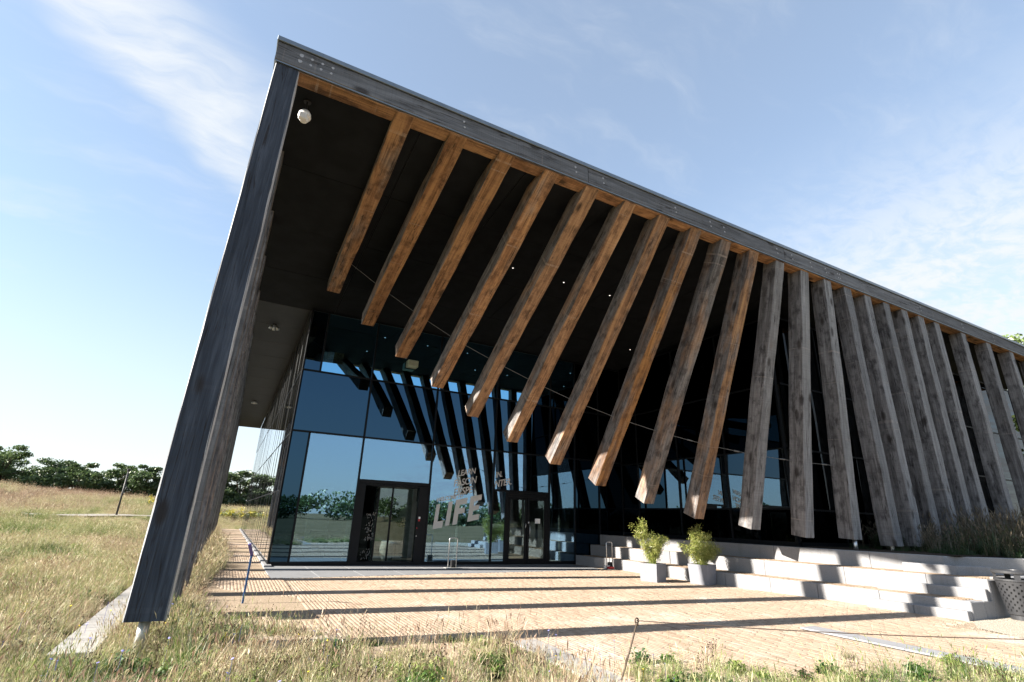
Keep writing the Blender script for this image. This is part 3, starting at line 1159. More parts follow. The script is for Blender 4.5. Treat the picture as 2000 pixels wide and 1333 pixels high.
for i in range(4):
    bolt(-0.33 + i * 0.187, FZ + 0.36, 0.038 if i == 0 else 0.027)
    bolt(-0.34 + i * 0.187, FZ + 0.22, 0.036 if i == 0 else 0.024)
for x in (2.7, 5.35, 6.1, 8.3, 9.5, 10.0, 12.1, 12.75, 13.6, 14.3, 14.9, 15.0, 19.6, 22.5, 25.0):
    bolt(x * KS, FZ + 0.36, 0.028)
    bolt(x * KS + 0.02, FZ + 0.22, 0.024)

# hanging beams: each one turned further down than the one before
BX = [(1.57 + 1.069 * i) * KS for i in range(13)]
BA = [-8.2, -15.3, -22.2, -29.2, -35.4, -42.0, -49.0, -55.7, -62.2, -68.6, -75.7, -81.8, -86.6]
BLn = [6.78, 6.85, 7.0, 7.06, 7.26, 7.30, 7.27, 7.30, 7.30, 7.30, 7.24, 7.24, 7.18]
BWe = [0.34, 0.0, 0.05, 0.26, 0.18, 0.02, 0.30, 0.36, 0.66, 0.40, 0.92, 1.0, 1.0]
beam_dirs = []
for i, (x, a, L, w) in enumerate(zip(BX, BA, BLn, BWe)):
    c, s = math.cos(R_(a)), math.sin(R_(a))
    st = Vector((x, FY + 0.02, FZ - 0.001 * (i + 1)))
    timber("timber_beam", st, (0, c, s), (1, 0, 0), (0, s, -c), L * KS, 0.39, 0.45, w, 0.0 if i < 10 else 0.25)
    beam_dirs.append((st, Vector((0, c, s)), Vector((0, s, -c))))
FXR = [15.40, 16.46, 17.52, 18.58, 19.62, 20.66, 22.55, 24.5, 26.45, 28.4, 30.3]
for x in FXR:
    x *= KS
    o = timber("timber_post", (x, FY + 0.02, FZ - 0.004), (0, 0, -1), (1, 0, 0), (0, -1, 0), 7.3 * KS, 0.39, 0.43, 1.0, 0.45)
    mb = MB()
    mb.tube([(x, FY + 0.22, 1.32), (x, FY + 0.22, 1.05)], 0.055, 12)
    mb.build("steel_foot", M["steel"], o)
# steel foot of the last hanging beam
mb = MB()
mb.tube([(BX[12] + 0.02, 8.98, 1.48), (BX[12] + 0.02, 8.98, 1.02)], 0.055, 14)
mb.build("steel_foot", M["steel"], B, smooth=True)

# side row of posts: feet stand a little forward of the heads
LEAN = 0.72
fy = [FY]
while fy[-1] < YE - 3.2:
    fy.append(fy[-1] + 2.36)
for i, y in enumerate(fy):
    xb = -0.515 if i == 0 else -0.53
    xf = -0.585 if i == 0 else -0.56
    st = Vector((xb, y + 0.002, FZ + (0.027 if i == 0 else 0.0)))
    en = Vector((xf, y + 0.002 - LEAN, 0.36 if i == 0 else 0.14))
    u = en - st
    L = u.length
    nrm = Vector((0, u.z, -u.y)).normalized()
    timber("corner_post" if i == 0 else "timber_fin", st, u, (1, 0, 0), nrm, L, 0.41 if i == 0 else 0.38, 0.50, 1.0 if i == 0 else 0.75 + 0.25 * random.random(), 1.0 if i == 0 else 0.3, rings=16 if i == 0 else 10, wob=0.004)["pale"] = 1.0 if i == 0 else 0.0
    mb = MB()
    mb.tube([(xf, en.y + 0.25, 0.42), (xf - 0.01, en.y + 0.25, -0.1)], 0.06, 14)
    mb.build("steel_foot", M["galv"], B, smooth=True)
# unseen box on the second fin, added for the block shadow it casts
yb_ = FY + 2.36 - LEAN
mb = MB()
mb.box(-0.86, -0.755, yb_ - 0.22, yb_ + 0.2, 0.95, 1.27, 0.01)
mb.build("shadow_box", M["galv"], B)

# tie cable with stay rods through the beams
cab = MB()
cp = []
for (st, d, nrm) in beam_dirs:
    cp.append(st + d * 5.35 * KS - nrm * 0.25)
a0 = cp[0] + (cp[0] - cp[1]) * 0.42
mbc = MB()
pp = [a0] + cp
for i in range(len(pp) - 1):
    mbc.tube([pp[i], pp[i + 1]], 0.008, 6)
for i in (9, 10, 11, 12):
    p_ = cp[i] + (cp[i - 1] - cp[i]).normalized() * 0.45
    mbc.tube([p_, p_ + (cp[i - 1] - cp[i]).normalized() * 0.16], 0.022, 8)
mbc.build("tie_cable", M["black_steel"], B)


# ---- glass walls
def wall_panel(parent, name, mat, axis, c, a0, a1, z0, z1, th=0.024):
    mb = MB()
    # no pane sits perfectly true: each is a few millimetres out of plane
    w = [random.uniform(-0.0035, 0.0035) for _ in range(3)]
    cor = [(a0, z0, w[0]), (a1, z0, w[1]), (a1, z1, w[1] + w[2] - w[0]), (a0, z1, w[2])]
    if axis == 'Y':
        vs = [(a, c + d, z) for a, z, d in cor] + [(a, c + d + th, z) for a, z, d in cor]
    else:
        vs = [(c + d, a, z) for a, z, d in cor] + [(c + d + th, a, z) for a, z, d in cor]
    fs = [(0, 1, 2, 3), (7, 6, 5, 4), (0, 4, 5, 1), (1, 5, 6, 2), (2, 6, 7, 3), (3, 7, 4, 0)]
    if axis != 'Y':
        fs = [tuple(reversed(f)) for f in fs]
    mb.add(vs, fs)
    return mb.build(name, mat, parent)


def bar(parent, name, x0, x1, y0, y1, z0, z1, mat="frame"):
    mb = MB()
    mb.box(x0, x1, y0, y1, z0, z1, 0.004)
    return mb.build(name, M[mat], parent)


def wall_root(name, x0, x1, y0, y1, z0, z1):
    mb = MB()
    mb.box(x0, x1, y0, y1, z0, z1)
    return mb.build(name, M["frame"], B)


ROWS = [(0.12, 4.10), (4.16, 6.19), (6.25, 8.40)]
fw = wall_root("front_glazing", WX + 0.03, RX, GY, GY + 0.12, -0.02, 0.11)
cols = [1.44, 2.00, 3.80, 6.36, 8.92, 11.47, 12.73, 14.0, RX - 0.03]
for z in (4.10, 6.19, 8.40):
    bar(fw, "transom", WX + 0.04, RX, GY - 0.035, GY + 0.1, z, z + 0.06)
for x in cols[1:-1]:
    zt = 8.40
    if x == 2.00:
        bar(fw, "mullion", x - 0.03, x + 0.03, GY - 0.045, GY + 0.09, 0.11, 4.10)
        bar(fw, "mullion", x - 0.03, x + 0.03, GY - 0.045, GY + 0.09, 6.25, zt)
        continue
    bar(fw, "mullion", x - 0.03, x + 0.03, GY - 0.045, GY + 0.09, 0.11, zt)
bar(fw, "mullion", WX + 0.005, WX + 0.045, GY - 0.03, GY + 0.1, -0.02, 8.455, "frame")
for i in range(len(cols) - 1):
    a, b = cols[i] + 0.03, cols[i + 1] - 0.03
    for r, (z0, z1) in enumerate(ROWS):
        if r == 0 and i == 2:
            wall_panel(fw, "pane", M["vision"], 'Y', GY, a, b, 2.72, z1)
        elif r == 0 and i == 4:
            wall_panel(fw, "pane", M["vision"], 'Y', GY, a, 9.46, z0, 2.60)
            wall_panel(fw, "pane", M["vision"], 'Y', GY, a, b, 2.68, z1)
        elif i == 0 and r == 1:
            wall_panel(fw, "pane", M["spandrel"], 'Y', GY, a, cols[2] - 0.03, z0, z1)
        elif i == 1 and r == 1:
            continue
        elif i == 0:
            wall_panel(fw, "pane", M["spandrel"], 'Y', GY, a, b, z0, z1)
        elif i >= 6:
            wall_panel(fw, "pane", M["low_dark" if r else "spandrel"], 'Y', GY, a, b, z0, z1)
        else:
            wall_panel(fw, "pane", M[("vision", "spandrel", "upper")[r]], 'Y', GY, a, b, z0, z1)
bar(fw, "transom", 3.83, 6.33, GY - 0.05, GY + 0.12, 2.60, 2.72)
bar(fw, "transom", 8.95, 11.44, GY - 0.04, GY + 0.12, 2.60, 2.68)
# pale blind rails just inside the top row
for (xa, xb_) in ((2.62, 6.42), (6.52, 12.55)):
    bar(fw, "blind_rail", xa, xb_, GY + 0.16, GY + 0.24, 8.20, 8.32, "pale_rail")
    bar(fw, "blind_rail", xb_ - 0.07, xb_ + 0.02, GY + 0.16, GY + 0.24, 6.4, 8.195, "pale_rail")
# entrance lobby door
dr = bar(B, "sliding_door", 3.83, 4.08, GY - 0.02, GY + 0.16, 0.02, 2.60)
bar(dr, "door_jamb", 5.99, 6.33, GY - 0.02, GY + 0.16, 0.02, 2.595)
bar(dr, "door_head", 4.085, 5.985, GY + 0.0, GY + 0.7, 2.53, 2.59)
mb = MB()


def angled_pane(p, q_, z0, z1, mat, name, parent, th=0.02):
    p, q_ = Vector(p), Vector(q_)
    d = (q_ - p).normalized()
    n_ = Vector((-d.y, d.x)) * th
    mb = MB()
    vs = [(p.x, p.y, z0), (q_.x, q_.y, z0), (q_.x + n_.x, q_.y + n_.y, z0), (p.x + n_.x, p.y + n_.y, z0)]
    vs += [(x, y, z1) for x, y, z in vs]
    mb.add(vs, [(0, 1, 5, 4), (1, 2, 6, 5), (2, 3, 7, 6), (3, 0, 4, 7), (4, 5, 6, 7), (3, 2, 1, 0)])
    return mb.build(name, mat, parent)


angled_pane((4.10, GY + 0.06), (4.69, GY + 0.62), 0.09, 2.52, M["door_glass"], "pane", dr)
angled_pane((4.75, GY + 0.66), (5.19, GY + 0.66), 0.09, 2.52, M["door_glass"], "pane", dr)
angled_pane((5.25, GY + 0.66), (5.975, GY + 0.66), 0.09, 2.52, M["door_glass"], "pane", dr)
angled_pane((4.10, GY + 0.03), (4.71, GY + 0.61), 0.02, 0.085, M["frame"], "sill_rail", dr, 0.05)
angled_pane((4.74, GY + 0.64), (5.985, GY + 0.64), 0.02, 0.085, M["frame"], "sill_rail", dr, 0.05)
for x, y in ((4.72, GY + 0.64), (5.22, GY + 0.66)):
    bar(dr, "door_stile", x - 0.028, x + 0.028, y - 0.028, y + 0.03, 0.09, 2.52)
bar(B, "reception_screen", 3.9, 4.95, GY + 1.5, GY + 1.56, 0.02, 2.7, "inside_white")  # pale panel added so the slanted pane before it reads lighter
# frosted leaf print on the slanted pane
mb = MB()
random.seed(31)
pa, pb = Vector((4.14, GY + 0.085)), Vector((4.66, GY + 0.58))
dd_ = (pb - pa)
nn_ = Vector((dd_.y, -dd_.x)).normalized()
for k in range(95):
    if k < 70:
        f, zc = min(0.97, max(0.03, random.gauss(0.62, 0.22))), 0.75 + 1.0 * random.random() ** 1.2
    else:
        f, zc = random.uniform(0.05, 0.95), random.uniform(0.16, 0.5)
    L_, w_ = random.uniform(0.05, 0.10), random.uniform(0.014, 0.028)
    an = random.uniform(0.5, 2.6)
    vs = []
    for (a_, b_) in ((-0.5, 0), (0, -0.5), (0.5, 0), (0, 0.5)):
        lx = a_ * L_ * math.cos(an) - b_ * w_ * math.sin(an)
        lz = a_ * L_ * math.sin(an) + b_ * w_ * math.cos(an)
        q2 = pa + dd_ * f + dd_.normalized() * lx + nn_ * 0.012
        vs.append((q2.x, q2.y - 0.03, zc + lz))
    mb.add(vs, [(0, 1, 2, 3)])
mb.build("leaf_print", M["print"], dr)["kind"] = "stuff"
# stickers on the jamb
bar(dr, "sticker", 6.04, 6.11, GY - 0.026, GY - 0.021, 1.50, 1.57, "white")
bar(dr, "sticker", 6.035, 6.10, GY - 0.026, GY - 0.021, 1.42, 1.495, "red")
bar(dr, "sticker", 5.99, 6.03, GY - 0.026, GY - 0.021, 1.18, 1.21, "red")
bar(dr, "push_button", 5.995, 6.025, GY - 0.03, GY - 0.021, 0.92, 0.95, "white")
# double door on the right
dd = bar(B, "double_door", 9.47, 9.60, GY - 0.03, GY + 0.12, 0.02, 2.595)
bar(dd, "door_jamb", 11.33, 11.435, GY - 0.03, GY + 0.12, 0.02, 2.595)
bar(dd, "door_head", 9.605, 11.325, GY - 0.03, GY + 0.12, 2.44, 2.595)
for (xa, xb_) in ((9.61, 10.44), (10.47, 11.32)):
    bar(dd, "door_stile", xa, xa + 0.09, GY - 0.02, GY + 0.05, 0.02, 2.43)
    bar(dd, "door_stile", xb_ - 0.09, xb_, GY - 0.02, GY + 0.05, 0.02, 2.43)
    bar(dd, "door_rail", xa + 0.092, xb_ - 0.092, GY - 0.02, GY + 0.05, 0.02, 0.20)
    bar(dd, "door_rail", xa + 0.092, xb_ - 0.092, GY - 0.02, GY + 0.05, 2.34, 2.43)
    wall_panel(dd, "pane", M["door_glass"], 'Y', GY + 0.005, xa + 0.092, xb_ - 0.092, 0.205, 2.335)
for x in (10.38, 10.55):
    mb = MB()
    if x > 10.5:
        mb.tube([(x, GY - 0.02, 1.42), (x, GY - 0.09, 1.42), (x, GY - 0.09, 0.98), (x, GY - 0.02, 0.98)], 0.014, 8)
        mb.lathe([(0.03, 0), (0.03, 0.09)], (x - 0.03, GY - 0.035, 1.46), 10)
    else:
        mb.tube([(x, GY - 0.02, 1.45), (x, GY - 0.08, 1.45), (x - 0.03, GY - 0.08, 1.30)], 0.016, 8)
    mb.build("handle", M["steel"], dd, smooth=True)
bar(dd, "notice", 10.82, 11.06, GY - 0.012, GY - 0.004, 1.48, 1.66, "white")


# lettering on the glass
def text_mesh(s, size, loc, slope, name="lettering", bold=0.005, sx_=0.82, shear=0.12):
    cu = bpy.data.curves.new(name, 'FONT')
    cu.body = s
    cu.size = size
    cu.offset = bold
    cu.extrude = 0.0015
    cu.shear = shear
    cu.space_character = 0.95
    ob = bpy.data.objects.new(name, cu)
    COL.objects.link(ob)
    dg = bpy.context.evaluated_depsgraph_get()
    me = bpy.data.meshes.new_from_object(ob.evaluated_get(dg))
    bpy.data.objects.remove(ob)
    bpy.data.curves.remove(cu)
    m = Matrix(((sx_, 0, 0, loc[0]), (0, 0, -1, GY - 0.006), (slope * sx_, 1, 0, loc[1]), (0, 0, 0, 1)))
    me.transform(m)
    me.transform(Matrix.Translation(-parent_world(fw)))
    me.materials.clear()
    me.name = name
    return link(name, me, M["print"], fw)


SL = 0.22
text_mesh("LEARN", 0.30, (7.42, 3.05), SL)
text_mesh("FASCIN", 0.35, (7.28, 2.66), SL)
text_mesh("EKSPE", 0.36, (7.30, 2.33), SL)
text_mesh("IN.", 0.30, (9.0, 3.10), SL)
text_mesh("NTER.", 0.35, (8.97, 2.74), SL)
text_mesh("WELCOME TO", 0.20, (6.66, 2.09), SL)
# big word in slab letters
mbL = MB()


def letter(polys, x0, z0, w, h):
    for poly in polys:
        vs = []
        for (a, b) in poly:
            x = x0 + a * w + 0.10 * b * h
            vs.append((x, GY - 0.008, z0 + b * h + (x - 6.67) * SL))
        n_ = len(vs)
        back = [(x, GY - 0.002, z) for x, y, z in vs]
        mbL.add(vs + back, [tuple(range(n_)), tuple(reversed(range(n_, 2 * n_)))] + [(k, k + n_, (k + 1) % n_ + n_, (k + 1) % n_) for k in range(n_)])


bar_ = lambda x0, x1, y0, y1: [(x0, y0), (x1, y0), (x1, y1), (x0, y1)]
letter([bar_(0, 0.38, 0, 1), bar_(0.38, 1, 0, 0.28)], 6.60, 1.18, 0.36, 0.82)
letter([bar_(0, 0.8, 0.0, 1.0)], 7.06, 1.20, 0.20, 0.82)
letter([bar_(0, 0.38, 0, 1), bar_(0.38, 1, 0.76, 1), bar_(0.38, 0.9, 0.40, 0.62)], 7.34, 1.18, 0.46, 0.86)
letter([bar_(0, 0.38, 0, 1), bar_(0.38, 1, 0.78, 1), bar_(0.38, 0.9, 0.40, 0.60), bar_(0.38, 1, 0, 0.22)], 7.92, 1.18, 0.46, 0.88)
mbL.build("lettering", M["print"], fw)

# return wall facing the forecourt over the steps
rw = wall_root("return_glazing", RX, RX + 0.12, 10.32, GY - 0.002, TZ - 0.1, TZ + 0.06)
ry = [10.35, 12.62, 14.88, 17.2, GY - 0.01]
for z in (2.18, 4.03, 6.15, 8.50):
    bar(rw, "transom", RX - 0.03, RX + 0.1, 10.33, GY - 0.01, z, z + 0.055)
for y in ry:
    bar(rw, "mullion", RX - 0.045, RX + 0.09, y - 0.03, y + 0.03, TZ + 0.06, 8.50)
for i in range(4):
    a, b = ry[i] + 0.03, ry[i + 1] - 0.03
    for (z0, z1, mt) in ((TZ + 0.06, 2.18, "low_dark"), (2.235, 4.03, "low_dark" if i == 3 else "return"), (4.085, 6.15, "low_dark"), (6.205, 8.50, "low_dark")):
        wall_panel(rw, "pane", M[mt], 'X', RX, a, b, z0, z1)
# front wall behind the right-hand posts
rf = wall_root("rear_glazing", RX + 0.12, XE, 10.27, 10.40, TZ - 0.1, TZ + 0.06)
for z in (2.18, 4.03, 6.15, 8.58):
    bar(rf, "transom", RX + 0.12, XE, 10.24, 10.37, z, z + 0.055)
xx = RX + 0.12
while xx < XE - 1:
    nx_ = xx + 2.3
    bar(rf, "mullion", nx_ - 0.03, nx_ + 0.03, 10.23, 10.36, TZ + 0.06, 8.58)
    for (z0, z1, mt) in ((TZ + 0.06, 2.18, "low_dark"), (2.235, 4.03, "low_dark"), (4.085, 6.15, "low_dark"), (6.205, 8.58, "low_dark")):
        wall_panel(rf, "pane", M[mt], 'Y', 10.27, xx + 0.03, nx_ - 0.03, z0, z1)
    xx = nx_
# side wall along the walkway
sw = wall_root("side_glazing", WX, WX + 0.1, GY + 0.12, YE - 2.0, 0.0, 0.12)
for z in (2.19, 4.02, 6.14, 8.40):
    bar(sw, "transom", WX - 0.008, WX + 0.08, GY + 0.12, YE - 2.0, z, z + 0.05)
yy = GY + 0.14
while yy < YE - 2.4:
    y2 = yy + 1.36
    bar(sw, "mullion", WX - 0.006, WX + 0.07, y2 - 0.02, y2 + 0.02, 0.12, 8.40)
    for (z0, z1) in ((0.12, 2.19), (2.24, 4.02), (4.07, 6.14), (6.19, 8.40)):
        wall_panel(sw, "pane", M["side_glass"], 'X', WX, yy + 0.025, y2 - 0.025, z0, z1)
    yy = y2

# interior seen through the glass
mb = MB()
mb.box(WX + 0.15, RX, GY + 0.14, 30, -0.06, 0.02)
mb.build("inner_floor", M["inside_floor"], B)
mb = MB()
mb.box(WX + 0.2, XE, 29.9, 30.1, 0.02, 8.5)
mb.box(RX + 0.5, XE, 16.0, 16.2, TZ, 8.6)
mb.box(12.9, 13.1, GY + 0.3, 29.9, 0.02, 8.5)
mb.build("inner_wall", M["inside"], B)
mb = MB()
mb.box(RX + 0.15, XE, 10.42, 16.0, TZ - 0.1, TZ)
mb.build("inner_floor", M["inside"], B)
bar(B, "inner_column", 12.36, 12.58, GY + 0.5, GY + 0.7, 0.02, 8.49, "inside_white")
bar(B, "inner_column", 9.1, 9.3, 22.0, 22.2, 0.02, 8.49, "inside_white")
bar(B, "reception_screen", 2.7, 3.5, 21.0, 21.08, 0.02, 2.5, "inside_white")
bar(B, "reception_screen", 4.3, 6.9, 21.3, 21.38, 0.02, 2.9, "inside_white")
bar(B, "reception_screen", 6.8, 8.4, 23.0, 23.08, 0.02, 2.2, "inside_white")

# ------------------------------------------------------------------ fittings
# dome camera under the roof corner
t = empty("security_camera", (-0.09, 9.08, 9.30))
tag(t, "white dome camera hanging on a bracket under the roof corner", "camera")
mb = MB()
mb.tube([(-0.08, 9.08, 9.36), (-0.08, 9.08, 9.08)], 0.022, 10)
mb.lathe([(0.07, 9.305), (0.07, 9.325)], (-0.08, 9.08, 0), 14)
mb.build("bracket", M["black"], t)
mb = MB()
mb.lathe([(0.03, 9.100), (0.075, 9.080), (0.115, 9.020), (0.125, 8.950), (0.115, 8.920), (0.0, 8.920)], (-0.08, 9.08, 0), 20)
mb.build("housing", M["white"], t, smooth=True)
mb = MB()
mb.lathe([(0.095, 8.922), (0.09, 8.880), (0.065, 8.840), (0.0, 8.825)], (-0.08, 9.08, 0), 18)
mb.box(-0.19, -0.03, 8.93, 9.03, 8.80, 8.95, 0.02)
mb.build("dome", M["white"], t, smooth=False)
# spot clusters on the side soffit
for i, (x, y) in enumerate(((0.34, 20.8), (0.35, 37.5))):
    t = empty("soffit_spotlight", (x, y, 8.465))
    tag(t, ("cluster of small spotlights on the side soffit, nearest the roof corner", "cluster of small spotlights on the side soffit, farther along the walkway")[i], "spotlight", "spotlights on the side soffit")
    mb = MB()
    mb.lathe([(0.07, 8.465), (0.07, 8.44)], (x, y, 0), 12)
    mb.build("base_plate", M["black"], t)
    for dx, dy in ((-0.11, 0), (0.11, 0), (0, 0.12)):
        mb = MB()
        mb.tube([(x + dx * 0.3, y + dy * 0.3, 8.44), (x + dx, y + dy, 8.36), (x + dx * 1.25, y + dy * 1.25, 8.26)], [0.015, 0.05, 0.062], 10)
        mb.build("lamp_head", M["steel"], t, smooth=True)
# lamp housing fixed to the glass
t = empty("wall_lamp", (5.17, 18.1, 7.0))
tag(t, "pale green box lamp high on the entrance glass", "lamp")
mb = MB()
mb.box(4.98, 5.38, 17.88, 18.18, 6.86, 7.12, 0.015)
mb.build("housing", M["sign_green"], t)
mb = MB()
mb.box(5.02, 5.34, 17.868, 17.878, 6.90, 7.08)
mb.build("lens", M["pale_rail"], t)
mb = MB()
mb.box(5.10, 5.26, 18.182, 18.215, 6.92, 7.06)
mb.build("bracket", M["black"], t)


# ------------------------------------------------------------------ planters with bamboo
def leaf_cloud(name, mat, centers, nl, size, aspect, parent=None, spread=1.0, flat=0.0, up=0.0, tint=None):
    """many small leaf faces round given centre points (cx, cy, cz, rx, ry, rz)"""
    C = np.array(centers, dtype=float)
    k = rng.integers(0, len(C), nl)
    d = rng.normal(0, 1, (nl, 3))
    d /= np.linalg.norm(d, axis=1, keepdims=True)
    r = rng.random((nl, 1)) ** 0.45
    pos = C[k, :3] + d * r * C[k, 3:6] * spread
    a = rng.normal(0, 1, (nl, 3))
    a[:, 2] = a[:, 2] * (1 - flat) + up
    a /= np.linalg.norm(a, axis=1, keepdims=True)
    b = np.cross(a, rng.normal(0, 1, (nl, 3)))
    b /= np.linalg.norm(b, axis=1, keepdims=True)
    s = size * rng.uniform(0.6, 1.35, (nl, 1))
    w = s * aspect
    p0 = pos - a * s * 0.5
    p1 = pos + b * w * 0.5
    p2 = pos + a * s * 0.5
    p3 = pos - b * w * 0.5
    V = np.stack([p0, p1, p2, p3], 1).reshape(-1, 3)
    F = np.arange(nl * 4).reshape(-1, 4)
    me = np_mesh(name, V, F)
    # leaves further out and up are younger
    v = rng.random(nl)
    fattr(me, "bl", v)
    o = link(name, me, mat)
    if parent is not None:
        o.parent = parent
        me.transform(world_mat(parent).inverted())
    o["tint"] = 0.5 if tint is None else float(tint)
    return o


def planter(x, y, z, w, wt, h, rot, label):
    t = empty("square_planter", (x, y, z))
    tag(t, label, "planter", "square planters with bamboo")
    Mr = Matrix.Translation((x, y, z)) @ Matrix.Rotation(rot, 4, 'Z')
    a, b = w / 2, wt / 2
    th = 0.035
    vs = [(-a, -a, 0), (a, -a, 0), (a, a, 0), (-a, a, 0), (-b, -b, h), (b, -b, h), (b, b, h), (-b, b, h)]
    c = b - th
    vs += [(-c, -c, h), (c, -c, h), (c, c, h), (-c, c, h), (-c, -c, h - 0.07), (c, -c, h - 0.07), (c, c, h - 0.07), (-c, c, h - 0.07)]
    fs = [(3, 2, 1, 0)]
    for k in range(4):
        j = (k + 1) % 4
        fs += [(k, j, j + 4, k + 4), (k + 4, j + 4, j + 8, k + 8), (k + 8, j + 8, j + 12, k + 12)]
    mb = MB()
    mb.add([Mr @ Vector(v) for v in vs], fs)
    mb.build("tub", M["planter"], t)
    mb = MB()
    mb.add([Mr @ Vector((sx * c * 0.995, sy * c * 0.995, h - 0.065)) for sx, sy in ((-1, -1), (1, -1), (1, 1), (-1, 1))], [(0, 1, 2, 3)])
    mb.build("potting_soil", M["soil"], t)
    return t


def bamboo(x, y, z, shape, label, seed):
    random.seed(seed)
    t = empty("bamboo_plant", (x, y, z))
    tag(t, label, "plant", "bamboo plants in the planters")
    mb = MB()
    cents = []
    for (dx, dy, h) in shape:
        dx, dy, h = dx * 1.42, dy * 1.3, h * 1.28
        for k in range(7):
            jx, jy = random.gauss(0, 0.06), random.gauss(0, 0.06)
            hh = h * random.uniform(0.8, 1.05)
            p0 = (x + jx * 1.0, y + jy * 1.0, z)
            p1 = (x + jx + dx * 0.35, y + jy + dy * 0.35, z + hh * 0.5)
            p2 = (x + jx * 1.5 + dx, y + jy * 1.5 + dy, z + hh)
            mb.tube([p0, p1, p2], [0.007, 0.006, 0.003], 5)
            for q_ in range(5):
                f = random.uniform(0.22, 1.0)
                cx_ = p0[0] + (p2[0] - p0[0]) * f ** 1.3 + random.gauss(0, 0.035)
                cy_ = p0[1] + (p2[1] - p0[1]) * f ** 1.3 + random.gauss(0, 0.035)
                cents.append((cx_, cy_, z + hh * f, 0.125, 0.125, 0.12))
    mb.build("stems", M["bamboo"], t)["tint"] = 0.6
    me_ = bpy.data.objects[-1] if False else None
    o = leaf_cloud("foliage", M["bamboo"], cents, 8000, 0.075, 0.15, t, 1.0, 0.2, 0.35, 0.55)
    return t


PZ = 0.002
planter(11.68, 12.68, PZ, 0.54, 0.585, 0.50, R_(18), "left grey square planter beside the lowest granite step")
planter(12.80, 11.80, PZ, 0.54, 0.60, 0.54, R_(18), "right grey square planter touching the granite step")
bamboo(11.68, 12.68, PZ + 0.43, [(-0.30, 0.05, 0.86), (-0.22, 0.0, 1.02), (0.05, 0.05, 0.78), (0.32, -0.05, 0.72), (0.22, 0.1, 0.68), (-0.05, -0.15, 0.62), (0.40, 0.05, 0.62)],
       "bushy bamboo with one tall shoot in the left planter", 3)
bamboo(12.80, 11.80, PZ + 0.47, [(-0.02, 0.02, 0.86), (-0.1, 0.05, 0.80), (0.12, 0.0, 0.74), (-0.30, 0.05, 0.50), (0.36, -0.05, 0.56), (0.42, 0.0, 0.40), (0.1, -0.18, 0.52)],
       "rounded light green bamboo in the right planter", 8)


# ------------------------------------------------------------------ tube frame stands
def frame_stand(x, y, z, rot, label, pad):
    t = empty("tube_frame_stand", (x, y, z))
    tag(t, label, "stand", "tube frame stands before the glass")
    Mr = Matrix.Translation((x, y, z)) @ Matrix.Rotation(rot, 4, 'Z')
    w, h = 0.15, 0.93
    pts = [(-w, 0, 0.02), (-w, 0, h - 0.06)]
    pts += [(-w + 0.06 - 0.06 * math.cos(a), 0, h - 0.06 + 0.06 * math.sin(a)) for a in (0.5, 1.05, 1.57)]
    pts += [(w - 0.06 + 0.06 * math.sin(a), 0, h - 0.06 + 0.06 * math.cos(a)) for a in (0, 0.5, 1.05)]
    pts += [(w, 0, h - 0.06), (w, 0, 0.02)]
    mb = MB()
    mb.tube([Mr @ Vector(p) for p in pts], 0.016, 10)
    mb.build("tube_frame", M["steel"], t, smooth=True)
    mb = MB()
    mb.box(-0.25, 0.25, -0.20, 0.12, 0.0, 0.022, 0.005, Mr)
    mb.build("base_plate", M["galv"], t)
    mb = MB()
    mb.box(-0.02, 0.19, 0.02, 0.11, 0.024, 0.24, 0.02, Mr)
    mb.build("weight", M["black"], t)
    if pad:
        mb = MB()
        mb.box(-0.18, 0.10, -0.16, -0.02, 0.024, 0.10, 0.03, Mr)
        mb.build("pad", M["red"], t)
        mb = MB()
        mb.box(-0.22, 0.02, 0.0, 0.08, 0.024, 0.13, 0.01, Mr)
        mb.build("box", M["white"], t)


frame_stand(6.93, 17.0, float(zg(6.9)) + 0.012, 0.1, "silver tube frame with a black weight before the lettered glass", False)
frame_stand(12.72, 16.05, 0.008, 0.15, "silver tube frame with a red pad beside the granite steps", True)

# ------------------------------------------------------------------ litter bin
bx_, by_ = 15.02, 5.38
bz = 0.006
t = empty("litter_bin", (bx_, by_, bz))
tag(t, "perforated dark grey litter bin beside the end of the steps", "litter bin")
nseg, nrow = 60, 34
vs, fs = [], []
r0, r1, h0, h1 = 0.215, 0.300, 0.10, 0.74
for j in range(nrow + 1):
    f = j / nrow
    r = r0 + (r1 - r0) * f
    for k in range(nseg):
        a = 2 * math.pi * k / nseg
        vs.append((bx_ + r * math.cos(a), by_ + r * math.sin(a), bz + h0 + (h1 - h0) * f))
for j in range(nrow):
    for k in range(nseg):
        hole = 3 <= j < nrow - 3 and (j % 3 == 0) and ((k + (2 if (j // 3) % 2 else 0)) % 4 == 0)
        hole2 = 3 <= j < nrow - 3 and (j % 3 == 1) and ((k + (2 if (j // 3) % 2 else 0)) % 4 == 0)
        if hole or hole2:
            continue
        k2 = (k + 1) % nseg
        fs.append((j * nseg + k, j * nseg + k2, (j + 1) * nseg + k2, (j + 1) * nseg + k))
mb = MB()
mb.add(vs, fs)
mb.build("perforated_body", M["bin"], t, smooth=True)
mb = MB()
mb.lathe([(0.19, 0.09), (0.265, 0.74)], (bx_, by_, bz), 24, (True, False))
mb.build("liner", M["black"], t)
mb = MB()
mb.lathe([(0.19, 0.0), (0.19, 0.085), (0.22, 0.10)], (bx_, by_, bz), 30)
mb.build("foot_ring", M["bin"], t, smooth=False)
mb = MB()
mb.lathe([(0.302, 0.735), (0.318, 0.74), (0.318, 0.775), (0.29, 0.78), (0.29, 0.745)], (bx_, by_, bz), 36, (False, False))
mb.build("rim", M["bin"], t)
